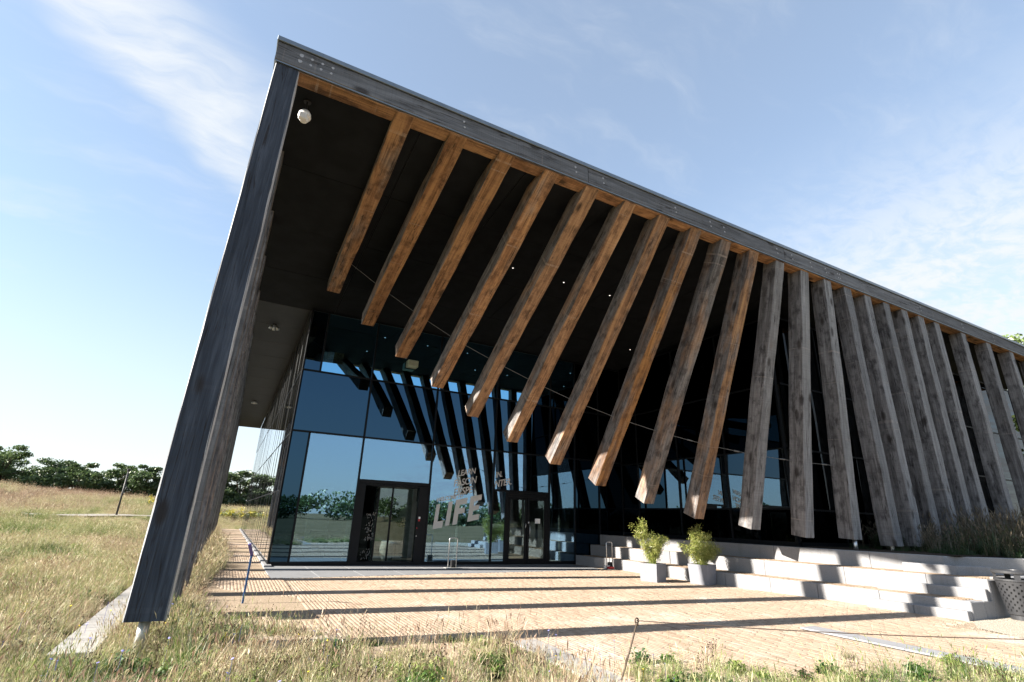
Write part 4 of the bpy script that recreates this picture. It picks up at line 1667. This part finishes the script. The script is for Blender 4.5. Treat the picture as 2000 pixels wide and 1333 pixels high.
for a in (0.6, 2.2, 3.75, 5.3):
    mb = MB()
    c_, s_ = math.cos(a), math.sin(a)
    w2 = Vector((-s_, c_, 0)) * 0.05
    p = Vector((bx_ + 0.29 * c_, by_ + 0.29 * s_, bz))
    n_ = Vector((c_, s_, 0)) * 0.012
    v8 = [p - w2 - n_, p + w2 - n_, p + w2 + n_, p - w2 + n_]
    mb.add([v + Vector((0, 0, 0.77)) for v in v8] + [v + Vector((0, 0, 0.885)) for v in v8], [(0, 1, 5, 4), (1, 2, 6, 5), (2, 3, 7, 6), (3, 0, 4, 7)])
    mb.build("lid_post", M["bin"], t)
mb = MB()
mb.lathe([(0.0, 0.875), (0.322, 0.88), (0.33, 0.895), (0.33, 0.93), (0.315, 0.945), (0.17, 0.955), (0.165, 0.935), (0.0, 0.93)], (bx_, by_, bz), 36, (False, False))
mb.build("lid", M["bin"], t, smooth=False)

# ------------------------------------------------------------------ blue pointer post
t = empty("blue_post", (0.59, 11.3, 0))
tag(t, "thin blue post with a tilted sign head beside the walkway", "sign post")
mb = MB()
mb.box(0.565, 0.60, 11.285, 11.315, -0.1, 0.79, 0.003)
mb.build("post", M["blue"], t)
mb = MB()
hd = Matrix.Translation((0.58, 11.30, 0.80)) @ Matrix.Rotation(R_(-22), 4, 'Y') @ Matrix.Rotation(R_(38), 4, 'X')
mb.box(-0.022, 0.035, -0.012, 0.012, -0.02, 0.27, 0.003, hd)
mb.build("sign_head", M["purple"], t)

# ------------------------------------------------------------------ stake and rope
t = empty("rope_stake", (4.03, 4.98, 0))
sk = (4.31, 4.98, 0.545)
tag(t, "rusty iron stake leaning in the weeds at the paving edge", "stake")
mb = MB()
mb.tube([(4.00, 4.98, -0.12), (4.16, 4.98, 0.22), Vector(sk)], [0.011, 0.010, 0.010], 8)
mb.build("rod", M["rust"], t, smooth=True)
mb = MB()
ring = [Vector(sk) + Vector((0.024 * math.cos(a), 0, 0.03 + 0.024 * math.sin(a))) for a in np.linspace(0, 6.28, 13)]
mb.tube(ring, 0.009, 6, False)
mb.tube([Vector(sk) - Vector((0, 0, 0.02)), Vector(sk) + Vector((0, 0, 0.015))], 0.018, 8)
mb.build("ring_head", M["rust"], t, smooth=True)
mb = MB()
e0, e1 = Vector(sk) + Vector((0, 0, 0.03)), Vector((8.8, 2.55, 0.56))
pts = []
for i in range(15):
    f = i / 14
    p = e0.lerp(e1, f)
    p.z -= 0.035 * 4 * f * (1 - f)
    pts.append(p)
mb.tube(pts, 0.0055, 6)
tag(mb.build("rope", M["rope"], smooth=True), "thin dark rope stretched across the brick forecourt", "rope")
# ------------------------------------------------------------------ pole in the meadow
pz = float(terrain(-5.79, 40)) - 0.1
t = empty("lamp_pole", (-5.79, 40, pz))
tag(t, "slim dark lamp pole beside the gravel path", "lamp pole")
mb = MB()
mb.tube([(-5.79, 40, pz - 0.2), (-5.79, 40, pz + 2.75)], [0.055, 0.045], 10)
mb.build("pole", M["black"], t, smooth=True)
mb = MB()
mb.lathe([(0.06, 2.75), (0.10, 2.76), (0.10, 2.86), (0.0, 2.88)], (-5.79, 40, pz), 12, (False, False))
mb.build("lamp_head", M["black"], t)


# ------------------------------------------------------------------ trees
def tree(x, y, z, h, w, label, group, seed, tint, nleaf=9000, leaf=0.22, trunk_share=0.28):
    random.seed(seed)
    t = empty("broadleaf_tree", (x, y, z))
    tag(t, label, "tree", group)
    mb = MB()
    lean = random.uniform(-0.05, 0.05) * h
    hb = h * trunk_share
    mb.tube([(x, y, z - 0.3), (x + lean * 0.3, y, z + hb * 0.5), (x + lean, y, z + hb), (x + lean * 1.3, y, z + h * 0.72)], [h * 0.035, h * 0.028, h * 0.022, h * 0.006], 8)
    cents = []
    nb = 13
    for k in range(nb):
        a = random.uniform(0, 6.283)
        f = (k + 0.5) / nb
        hz = z + h * (0.30 + 0.60 * f)
        rad = w * 0.5 * (0.30 + 0.70 * math.sin(math.pi * min(1, f * 0.86 + 0.20)) ** 0.8) * random.uniform(0.55, 1.0)
        cx_, cy_ = x + lean + rad * math.cos(a), y + rad * math.sin(a) * 0.8
        mb.tube([(x + lean * 0.8, y, z + hb * random.uniform(0.6, 1.3)), ((x + lean + cx_) / 2, (y + cy_) / 2, (z + hb + hz) / 2 + 0.05 * h), (cx_, cy_, hz)], [h * 0.014, h * 0.009, h * 0.003], 5)
        s = w * random.uniform(0.13, 0.22)
        cents.append((cx_, cy_, hz, s * 1.25, s * 1.1, s * random.uniform(0.42, 0.62)))
        for q_ in range(2):
            s2 = s * random.uniform(0.4, 0.7)
            cents.append((cx_ + random.uniform(-1, 1) * s * 1.3, cy_ + random.uniform(-1, 1) * s, hz + random.uniform(-0.5, 0.7) * s, s2 * 1.3, s2, s2 * 0.6))
    for k in range(7):
        s = w * random.uniform(0.10, 0.17)
        cents.append((x + random.uniform(-0.46, 0.46) * w, y + random.uniform(-0.3, 0.3) * w, z + h * random.uniform(0.08, 0.34), s * 1.4, s, s * 0.9))
    mb.build("trunk", M["bark"], t, smooth=True)
    leaf_cloud("crown", M["leaf"], cents, nleaf, leaf, 0.62, t, 1.0, 0.35, 0.0, tint)


row = [(-28.5, 70, 4.4, 6.0, 0.45), (-23.2, 72, 4.3, 6.6, 0.62), (-20.3, 70, 4.4, 5.6, 0.50), (-16.9, 74, 4.0, 5.2, 0.30), (-14.0, 70, 3.5, 4.6, 0.36),
       (-11.2, 72, 4.1, 4.6, 0.42), (-8.6, 70, 4.3, 4.4, 0.32), (-5.4, 71, 4.3, 5.0, 0.40), (-2.1, 73, 4.6, 5.2, 0.36), (1.2, 72, 5.2, 5.0, 0.34), (4.6, 74, 4.6, 5.2, 0.40)]
ords = ["outermost tree at the left end of the row beyond the meadow", "tall light green tree near the left end of the row beyond the meadow", "high crowned tree third along the row beyond the meadow",
        "dark flat topped tree fourth along the row beyond the meadow", "dark round tree fifth along the row beyond the meadow", "mixed green tree just left of the lamp pole",
        "dark tree just behind the lamp pole", "green tree half hidden by the corner post", "tree wholly behind the corner post in the far row",
        "dark tree seen at the end of the walkway", "tree behind the far end of the side glass wall"]
for i, ((x, y, h, w, tn), lb) in enumerate(zip(row, ords)):
    tree(x, y, float(terrain(x, y)) - 0.35, h, w, lb, "trees along the far edge of the meadow", 100 + i, tn)
tree(43.0, 11.0, 0.5, 14.6, 7.5, "tall tree rising behind the right end of the roof", None, 140, 0.75, 7000, 0.3)
# shade-dark hedge growth under the row
cents = []
random.seed(5)
for k in range(110):
    x = random.uniform(-33, 8)
    y = random.uniform(70, 76)
    cents.append((x, y, float(terrain(x, y)) + random.uniform(0.0, 1.5), 1.2, 0.9, random.uniform(0.6, 1.1)))
o = leaf_cloud("undergrowth", M["leaf"], cents, 30000, 0.28, 0.65, None, 1.0, 0.2, 0.0, 0.22)
tag(o, "dark undergrowth massed beneath the far row of trees", "undergrowth", kind="stuff")
# yellow flowering bushes
for i, (x, y, s) in enumerate(((-4.9, 54.0, 0.8), (0.55, 57.5, 1.1))):
    zt = float(terrain(x, y))
    t = empty("yellow_bush", (x, y, zt))
    tag(t, ("yellow flowering bush at the meadow edge left of the corner post", "yellow flowering bush at the end of the walkway")[i], "bush", "yellow flowering bushes")
    cents = [(x + random.uniform(-1, 1) * s, y + random.uniform(-0.5, 0.5), zt + random.uniform(0.2, 0.75), 0.4, 0.4, 0.28) for _ in range(10)]
    leaf_cloud("blossom", M["yellow"], cents, 380, 0.13, 0.6, t, 1, 0.2, 0, 0.6)
    cents = [(x + random.uniform(-1, 1) * s, y + random.uniform(-0.5, 0.5), zt + random.uniform(0.05, 0.4), 0.45, 0.4, 0.25) for _ in range(8)]
    leaf_cloud("foliage", M["leaf"], cents, 500, 0.14, 0.6, t, 1, 0.2, 0, 0.6)
# wood behind the viewer, mirrored in the glass
cents = []
random.seed(9)
for k in range(330):
    x = random.uniform(-120, 170)
    y = -98 + random.uniform(-7, 7)
    s = random.uniform(1.6, 3.0)
    cents.append((x, y, random.uniform(0.4, 4.6), s * 1.4, s, s * 0.8))
for k in range(160):
    y = random.uniform(-95, 60)
    x = -100 + random.uniform(-5, 5)
    s = random.uniform(1.6, 3.2)
    cents.append((x, y, random.uniform(0.8, 6.0), s, s * 1.4, s * 0.8))
o = leaf_cloud("woodland", M["leaf"], cents, 60000, 0.75, 0.7, None, 1.0, 0.2, 0.0, 0.36)
tag(o, "distant dark woodland mirrored in the entrance glass", "woodland", kind="stuff")

# potted tree inside the entrance
t = empty("potted_tree", (5.55, 20.0, 0.02))
tag(t, "indoor tree in a white pot behind the sliding door", "potted plant")
mb = MB()
mb.lathe([(0.17, 0.02), (0.27, 0.2), (0.30, 0.45), (0.25, 0.68), (0.21, 0.68), (0.22, 0.6), (0, 0.6)], (5.55, 20.0, 0), 20, (True, False))
mb.build("pot", M["inside_white"], t, smooth=True)
mb = MB()
mb.tube([(5.55, 20, 0.6), (5.53, 20, 1.1), (5.57, 20, 1.6)], [0.035, 0.03, 0.02], 8)
for k in range(6):
    a = k * 1.05
    mb.tube([(5.56, 20, 1.4), (5.56 + 0.3 * math.cos(a), 20 + 0.3 * math.sin(a), 1.9)], [0.014, 0.006], 5)
mb.build("stem", M["bark"], t, smooth=True)
cents = [(5.56 + random.gauss(0, 0.22), 20 + random.gauss(0, 0.2), 1.85 + random.gauss(0, 0.22), 0.2, 0.2, 0.16) for _ in range(14)]
leaf_cloud("foliage", M["house_leaf"], cents, 1500, 0.11, 0.35, t, 1, 0.2, 0, 0.5)


# ------------------------------------------------------------------ grasses
PROTO = bpy.data.collections.new("blade_sources")
BEDSRC = bpy.data.collections.new("bed_sources")


def blade_mesh(name, nb, radius, hmin, hmax, width, lean, seeds, mat, coll, droop=0.4, leafy=0):
    V, F, bl = [], [], []
    for _ in range(nb):
        a = random.uniform(0, 6.283)
        r = radius * math.sqrt(random.random())
        bx0, by0 = r * math.cos(a), r * math.sin(a)
        h = random.uniform(hmin, hmax)
        th = random.uniform(0, 6.283)
        l = lean * h * random.uniform(0.2, 1.4)
        dx, dy = math.cos(th) * l, math.sin(th) * l
        nxw, nyw = -math.sin(th + random.uniform(-0.8, 0.8)), math.cos(th + random.uniform(-0.8, 0.8))
        w = width * random.uniform(0.6, 1.3)
        hasseed = random.random() < seeds
        b = len(V)
        segs = [(0, 1.0), (0.5, 0.85), (1.0, 0.12)]
        for f, ww in segs:
            x = bx0 + dx * f ** 1.8
            y = by0 + dy * f ** 1.8
            z = h * (f - droop * lean * f ** 3 * 0.6)
            V += [(x - nxw * w * ww / 2, y - nyw * w * ww / 2, z), (x + nxw * w * ww / 2, y + nyw * w * ww / 2, z)]
        c = random.random()
        F += [(b, b + 1, b + 3, b + 2), (b + 2, b + 3, b + 5, b + 4)]
        bl += [c, c]
        if hasseed:
            tx, ty, tz = bx0 + dx, by0 + dy, z
            sl = h * random.uniform(0.14, 0.24)
            for q_ in range(2):
                aa = random.uniform(0, 3.14)
                ux, uy = math.cos(aa) * w * 1.6, math.sin(aa) * w * 1.6
                b = len(V)
                ddx, ddy = dx * 0.25, dy * 0.25
                V += [(tx, ty, tz - 0.01), (tx + ux + ddx * 0.5, ty + uy + ddy * 0.5, tz + sl * 0.5), (tx + ddx, ty + ddy, tz + sl * 0.95), (tx - ux + ddx * 0.5, ty - uy + ddy * 0.5, tz + sl * 0.5)]
                F.append((b, b + 1, b + 2, b + 3))
                bl.append(min(1, c + 0.55))
        for q_ in range(leafy):
            f = random.uniform(0.1, 0.75)
            x, y, zz = bx0 + dx * f ** 1.8, by0 + dy * f ** 1.8, h * f
            aa = random.uniform(0, 6.283)
            ll = random.uniform(0.05, 0.11)
            ux, uy = math.cos(aa), math.sin(aa)
            b = len(V)
            V += [(x, y, zz), (x + ux * ll * 0.5 - uy * ll * 0.2, y + uy * ll * 0.5 + ux * ll * 0.2, zz + ll * 0.35), (x + ux * ll, y + uy * ll, zz + ll * 0.1), (x + ux * ll * 0.5 + uy * ll * 0.2, y + uy * ll * 0.5 - ux * ll * 0.2, zz + ll * 0.3)]
            F.append((b, b + 1, b + 2, b + 3))
            bl.append(c * 0.4)
    me = bpy.data.meshes.new(name)
    me.from_pydata(V, [], F)
    fattr(me, "bl", bl)
    me.materials.append(mat)
    o = bpy.data.objects.new(name, me)
    coll.objects.link(o)
    return o


random.seed(21)
# 0-2 short tufts, 3-4 tall dry, 5 seed stalks, 6 broad leaves
for k in range(3):
    blade_mesh("a%d_short" % k, 62, 0.13, 0.05, 0.17, 0.0042, 0.75, 0.03, M["grass"], PROTO)
for k in range(2):
    blade_mesh("b%d_tall" % k, 42, 0.15, 0.16, 0.40, 0.0038, 0.50, 0.30, M["grass"], PROTO)
blade_mesh("c0_stalk", 5, 0.12, 0.28, 0.56, 0.0028, 0.22, 0.9, M["grass"], PROTO)
blade_mesh("d0_broad", 16, 0.09, 0.05, 0.16, 0.013, 0.7, 0.0, M["grass"], PROTO, leafy=5)
M["seedhead"] = simple("dark_seed_head", (0.055, 0.036, 0.024), 0.9, 0, 0.1, 0.3, 30)


def head_mesh(name):
    mb = MB()
    for _ in range(3):
        a, l = random.uniform(0, 6.283), random.uniform(0.02, 0.10)
        h = random.uniform(0.28, 0.52)
        bx0, by0 = random.gauss(0, 0.05), random.gauss(0, 0.05)
        tip = Vector((bx0 + l * math.cos(a), by0 + l * math.sin(a), h))
        mb.tube([(bx0, by0, 0), (bx0 + l * 0.3 * math.cos(a), by0 + l * 0.3 * math.sin(a), h * 0.55), tip], [0.0022, 0.0018, 0.0012], 3, False)
        for k in range(5):
            b2 = random.uniform(0, 6.283)
            f = random.uniform(0.5, 0.95)
            p0 = Vector((bx0 + l * f * math.cos(a), by0 + l * f * math.sin(a), h * f))
            p1 = p0 + Vector((0.06 * math.cos(b2), 0.06 * math.sin(b2), random.uniform(0.03, 0.09)))
            mb.tube([p0, p1], [0.0013, 0.001], 3, False)
            r = random.uniform(0.005, 0.0085)
            mb.lathe([(0.001, -r), (r, 0), (0.001, r)], p1, 5, (False, False))
        mb.lathe([(0.001, -0.008), (0.008, 0), (0.001, 0.009)], tip, 5, (False, False))
    me = mb.mesh(name)
    me.materials.append(M["seedhead"])
    fattr(me, "bl", [0.5] * len(me.polygons))
    PROTO.objects.link(bpy.data.objects.new(name, me))


head_mesh("e0_heads")
blade_mesh("a0_bedtall", 30, 0.20, 0.5, 1.15, 0.009, 0.30, 0.75, M["weed"], BEDSRC)
blade_mesh("b0_bedleaf", 34, 0.20, 0.3, 0.8, 0.010, 0.35, 0.25, M["weed"], BEDSRC, leafy=5)
blade_mesh("c0_bedlow", 34, 0.20, 0.1, 0.4, 0.010, 0.6, 0.0, M["weed"], BEDSRC, leafy=3)


def scatter(name, P, rotz, tilt, scl, idx, tint, coll, label, cat):
    n = len(P)
    me = bpy.data.meshes.new(name)
    me.vertices.add(n)
    me.vertices.foreach_set("co", np.asarray(P, dtype=np.float32).ravel())
    a = me.attributes.new("rot", 'FLOAT_VECTOR', 'POINT')
    a.data.foreach_set("vector", np.stack([tilt[:, 0], tilt[:, 1], rotz], -1).astype(np.float32).ravel())
    a = me.attributes.new("scl", 'FLOAT_VECTOR', 'POINT')
    a.data.foreach_set("vector", np.asarray(scl, dtype=np.float32).ravel())
    a = me.attributes.new("idx", 'INT', 'POINT')
    a.data.foreach_set("value", np.asarray(idx, dtype=np.int32))
    a = me.attributes.new("tint", 'FLOAT', 'POINT')
    a.data.foreach_set("value", np.asarray(tint, dtype=np.float32))
    o = bpy.data.objects.new(name, me)
    COL.objects.link(o)
    ng = bpy.data.node_groups.new(name + "_nodes", 'GeometryNodeTree')
    ng.interface.new_socket("Geometry", in_out='INPUT', socket_type='NodeSocketGeometry')
    ng.interface.new_socket("Geometry", in_out='OUTPUT', socket_type='NodeSocketGeometry')
    gi, go = ng.nodes.new("NodeGroupInput"), ng.nodes.new("NodeGroupOutput")
    ci = ng.nodes.new("GeometryNodeCollectionInfo")
    ci.inputs["Collection"].default_value = coll
    ci.inputs["Separate Children"].default_value = True
    ci.inputs["Reset Children"].default_value = True
    ip = ng.nodes.new("GeometryNodeInstanceOnPoints")
    ip.inputs["Pick Instance"].default_value = True

    def named(nm, typ):
        q_ = ng.nodes.new("GeometryNodeInputNamedAttribute")
        q_.data_type = typ
        q_.inputs["Name"].default_value = nm
        return q_.outputs["Attribute"]
    ng.links.new(gi.outputs[0], ip.inputs["Points"])
    ng.links.new(ci.outputs[0], ip.inputs["Instance"])
    ng.links.new(named("idx", 'INT'), ip.inputs["Instance Index"])
    e2r = ng.nodes.new("FunctionNodeEulerToRotation")
    ng.links.new(named("rot", 'FLOAT_VECTOR'), e2r.inputs[0])
    ng.links.new(e2r.outputs[0], ip.inputs["Rotation"])
    ng.links.new(named("scl", 'FLOAT_VECTOR'), ip.inputs["Scale"])
    ng.links.new(ip.outputs[0], go.inputs[0])
    md = o.modifiers.new("scatter", 'NODES')
    md.node_group = ng
    tag(o, label, cat, kind="stuff")
    return o


def vnoise(x, y, s, seed):
    """cheap smooth value noise"""
    g = np.random.default_rng(seed).random((64, 64))
    u, v = x / s, y / s
    i, j = np.floor(u).astype(int), np.floor(v).astype(int)
    fu, fv = u - i, v - j
    fu, fv = fu * fu * (3 - 2 * fu), fv * fv * (3 - 2 * fv)
    i, j = i % 64, j % 64
    i2, j2 = (i + 1) % 64, (j + 1) % 64
    return (g[i, j] * (1 - fu) + g[i2, j] * fu) * (1 - fv) + (g[i, j2] * (1 - fu) + g[i2, j2] * fu) * fv


def edge_x(x):
    """front edge of the bricks against the meadow"""
    return 7.0 + np.maximum(0, 2.2 - x) * 1.7


# A: near meadow in front of the paving
n = 16500
x = rng.uniform(-6.5, 4.0, n)
y = rng.uniform(2.6, 14.0, n)
v1 = vnoise(x + 50, y + 50, 1.3, 1)
v2 = vnoise(x + 50, y + 50, 0.5, 2)
ok = (y < edge_x(x) + 0.9 * v1 - 0.25) | (x < -1.45) | ((x < -0.1) & (x > -0.99))
ok &= ~((x > -1.40) & (x < -1.02) & (y > 8.05) & (rng.random(n) < 0.96))
ok &= x < 3.70 + 0.12 * (v2 > 0.6)
v5 = vnoise(x + 13, y + 5, 0.8, 23)
ok &= rng.random(n) > 0.75 * sst(v5, 0.66, 0.85)
ok &= rng.random(n) < np.where(x < -1.4, 0.85, 1.0)
ok &= ~((x > -1.9) & (x < -1.4) & (y > 7.5) & (rng.random(n) < 0.55))
ok &= ~((x > -1.62) & (x < -0.92) & (y > 7.7) & (y < 14) & (rng.random(n) < 0.985))
ok &= ~((x > -2.1) & (x < -1.5) & (y > 7.6) & (y < 12) & (rng.random(n) < 0.6))
ok &= ~((np.hypot(x + 0.6, y - 7.55) < 0.34) & (rng.random(n) < 0.93))
x, y, v1, v2 = x[ok], y[ok], v1[ok], v2[ok]
n = len(x)
near_edge = sst(y - edge_x(x), -1.6, 0.3)
idx = rng.choice(8, n, p=[0.24, 0.22, 0.21, 0.08, 0.07, 0.06, 0.10, 0.02])
tall = rng.random(n) < sst(-x, -0.5, 3.5) * 0.45
idx = np.where(tall, rng.integers(3, 5, n), idx)
gm = sst(v2 + 0.5 * (v1 - 0.5) + rng.normal(0, 0.10, n), 0.40, 0.62)
tint = 0.17 + 0.44 * gm + rng.normal(0, 0.09, n) + 0.16 * sst(-x, -1.0, 3) + 0.06 * near_edge
tint += np.where((idx == 5), 0.22, 0) + np.where((idx == 3) | (idx == 4), 0.16, 0)
s = rng.uniform(0.75, 1.25, n) * (0.80 + 0.35 * v1)
s *= 1.0 - 0.36 * sst(y - edge_x(x), -1.2, 0.2) * (x > -0.2) * (idx != 7) * (idx != 5)
v4 = vnoise(x + 31, y + 77, 0.33, 19)
s *= 0.42 + 0.95 * v4
P = np.stack([x, y, terrain(x, y) - 0.05], -1)
scatter("meadow_grass", P, rng.uniform(0, 6.28, n), rng.normal(0, 0.12, (n, 2)), np.stack([s, s, s * rng.uniform(0.8, 1.15, n)], -1), idx, np.clip(tint, 0, 1), PROTO,
        "mixed green and dry meadow grass in front of the paving", "grass")

# B: wide dry meadow on the left
n = 60000
y = 8 + 58 * rng.random(n) ** 1.15
x = -rng.random(n) * (6 + y * 0.62) - 1.3
v1 = vnoise(x + 200, y + 50, 3.5, 3)
v2 = vnoise(x + 200, y + 50, 1.1, 4)
v3 = vnoise(x + 200, y + 50, 9.0, 5)
pxm = np.interp(y, [p[1] for p in pth], [p[0] for p in pth])
ok = (np.abs(x - pxm) > 0.95) | (y < 35) | (y > 56)
for (pa, pb) in zip(pth[:-1], pth[1:]):
    ab = np.array(pb) - np.array(pa)
    tt = np.clip(((x - pa[0]) * ab[0] + (y - pa[1]) * ab[1]) / (ab @ ab), 0, 1)
    dd = np.hypot(x - pa[0] - tt * ab[0], y - pa[1] - tt * ab[1])
    ok &= dd > 0.70 + 0.5 * v2
ok &= (x < -1.6) | (y < 13.5)
ok &= x < -1.55
ok &= rng.random(n) > 0.6 * sst(vnoise(x + 40, y + 9, 1.7, 31), 0.55, 0.8) * sst(y, 40, 20)
ok &= ~((x > -2.1) & (y > 7.6) & (y < 12) & (rng.random(n) < 0.6))
x, y, v1, v2, v3 = x[ok], y[ok], v1[ok], v2[ok], v3[ok]
n = len(x)
idx = rng.choice(7, n, p=[0.10, 0.10, 0.08, 0.29, 0.27, 0.10, 0.06])
tint = 0.50 + 0.40 * (v1 - 0.5) + 0.36 * (v2 - 0.5) + rng.normal(0, 0.09, n) + 0.30 * sst(v3, 0.55, 0.8) * sst(y, 18, 30) + 0.10 * sst(y, 46, 56)
tint -= 0.30 * sst(vnoise(x + 90, y + 10, 2.2, 8), 0.72, 0.9)
s = rng.uniform(0.55, 1.25, n) * (0.82 + 0.011 * y) * (0.7 + 0.6 * v2) * np.where((y > 30) & (y < 43) & (x > -7.8), 0.5, 1)
P = np.stack([x, y, terrain(x, y) - 0.07], -1)
scatter("field_grass", P, rng.uniform(0, 6.28, n), rng.normal(0, 0.12, (n, 2)), np.stack([s, s, s * rng.uniform(0.75, 1.1, n) * 0.95], -1), idx, np.clip(tint, 0, 1), PROTO,
        "dry straw coloured grass covering the meadow on the left", "grass")

# C: strip along the side posts and the end of the walkway
n = 5200
y = 7.6 + 43.4 * rng.random(n) ** 1.4
x = rng.uniform(-1.4, 0.30, n)
v1 = vnoise(x + 20, y, 2.2, 6)
ok = x < -0.25 + 0.48 * v1 * np.where((y > 15) & (y < 30), 1.0, 0.25)
ok &= ~((x < -0.99) & (y < 14))
ok &= ~((y < 8.3) & (rng.random(n) < 0.7))
x, y, v1 = x[ok], y[ok], v1[ok]
x2 = rng.uniform(-1.5, 6, 1800)
y2 = rng.uniform(51, 64, 1800)
x, y = np.concatenate([x, x2]), np.concatenate([y, y2])
n = len(x)
idx = rng.choice(7, n, p=[0.05, 0.05, 0.05, 0.35, 0.33, 0.14, 0.03])
s = rng.uniform(0.9, 1.5, n) * np.where((y > 14) & (y < 30), 1.05, np.where(y < 14, 0.6, 0.9))
P = np.stack([x, y, terrain(x, y) - 0.05], -1)
scatter("walkway_grass", P, rng.uniform(0, 6.28, n), rng.normal(0, 0.1, (n, 2)), np.stack([s, s, s], -1), idx, np.clip(0.62 + rng.normal(0, 0.1, n), 0, 1), PROTO,
        "tall dry grass along the row of side posts", "grass")

# D: weeds on the bricks along the lower edge
n = 1500
x = rng.uniform(4.26, 9.0, n)
y = rng.uniform(2.6, 6.2, n)
v1 = vnoise(x + 7, y + 3, 0.7, 12)
lim = 4.55 + 0.8 * v1 - 0.20 * np.maximum(0, x - 4.6) + 0.5 * np.exp(-((x - 5.0) / 0.7) ** 2)
ok = (y < lim) | (rng.random(n) < 0.012)
ok &= rng.random(n) < 0.62
x, y, v1 = x[ok], y[ok], v1[ok]
n = len(x)
idx = rng.choice(8, n, p=[0.25, 0.24, 0.20, 0.06, 0.05, 0.07, 0.08, 0.05])
s = rng.uniform(0.5, 1.1, n)
P = np.stack([x, y, zg(x) - 0.01], -1)
scatter("paving_weeds", P, rng.uniform(0, 6.28, n), rng.normal(0, 0.14, (n, 2)), np.stack([s, s, s], -1), idx, np.clip(0.33 + 0.4 * (v1 - 0.5) + rng.normal(0, 0.14, n), 0, 1), PROTO,
        "scattered weeds growing over the edge of the bricks", "weeds")

# E: tall weeds in the raised bed by the right-hand posts
n = 1500
x = rng.uniform(15.2, 33, n)
y = rng.uniform(5.9, 9.8, n)
ok = (x > np.array([float(xat(R3, q_)) for q_ in y]) + 0.45)
ok &= rng.random(n) < np.clip((x - 16.0) / 2.4, 0.08, 1)
x, y = x[ok], y[ok]
n = len(x)
idx = rng.choice(3, n, p=[0.42, 0.34, 0.24])
idx = np.where((x < 17.0), 2, idx)
s = rng.uniform(0.6, 1.25, n) * np.clip(0.30 + (x - 15.6) * 0.20, 0.30, 1.0)
P = np.stack([x, y, np.full(n, 1.12)], -1)
v1 = vnoise(x + 3, y + 3, 1.2, 15)
tn = np.clip(np.where(idx == 0, 0.72, 0.25) + 0.5 * (v1 - 0.5) + rng.normal(0, 0.12, n), 0, 1)
scatter("bed_weeds", P, rng.uniform(0, 6.28, n), rng.normal(0, 0.12, (n, 2)), np.stack([s, s, s], -1), idx, tn, BEDSRC,
        "tall dark weeds in the raised bed below the right-hand posts", "weeds")

# small flowers in the meadow
V, F, bl = [], [], []


def flower_patch(name, n, xr, yr, col, label, r=0.014, hz=(0.12, 0.32)):
    m_ = simple(name + "_petal", col, 0.7, 0, 0.2, 0.15, 30)
    V, F = [], []
    for _ in range(n):
        x, y = random.uniform(*xr), random.uniform(*yr)
        if y > float(edge_x(np.array(x))) and x > -1:
            continue
        z = float(terrain(x, y)) + random.uniform(*hz)
        tx, ty = random.uniform(-0.5, 0.5), random.uniform(-0.5, 0.5)
        b = len(V)
        V.append((x, y, z + 0.003))
        for k in range(6):
            a = k * 1.047
            V.append((x + r * math.cos(a), y + r * math.sin(a), z + tx * r * math.cos(a) + ty * r * math.sin(a)))
        F += [(b, b + 1 + k, b + 1 + (k + 1) % 6) for k in range(6)]
        b = len(V)
        V += [(x - 0.002, y, z - 0.35), (x + 0.002, y, z - 0.35), (x + 0.002, y, z), (x - 0.002, y, z)]
        F.append((b, b + 1, b + 2, b + 3))
    me = bpy.data.meshes.new(name)
    me.from_pydata(V, [], F)
    tag(link(name, me, m_), label, "flowers", kind="stuff")


flower_patch("chicory_flowers", 130, (-4.5, 4.6), (3.2, 10), (0.28, 0.27, 0.62), "tiny pale violet flowers dotted through the near meadow")
flower_patch("yellow_flowers", 90, (-4.5, 4.0), (3.2, 11), (0.70, 0.52, 0.04), "tiny yellow flowers dotted through the near meadow", 0.012)
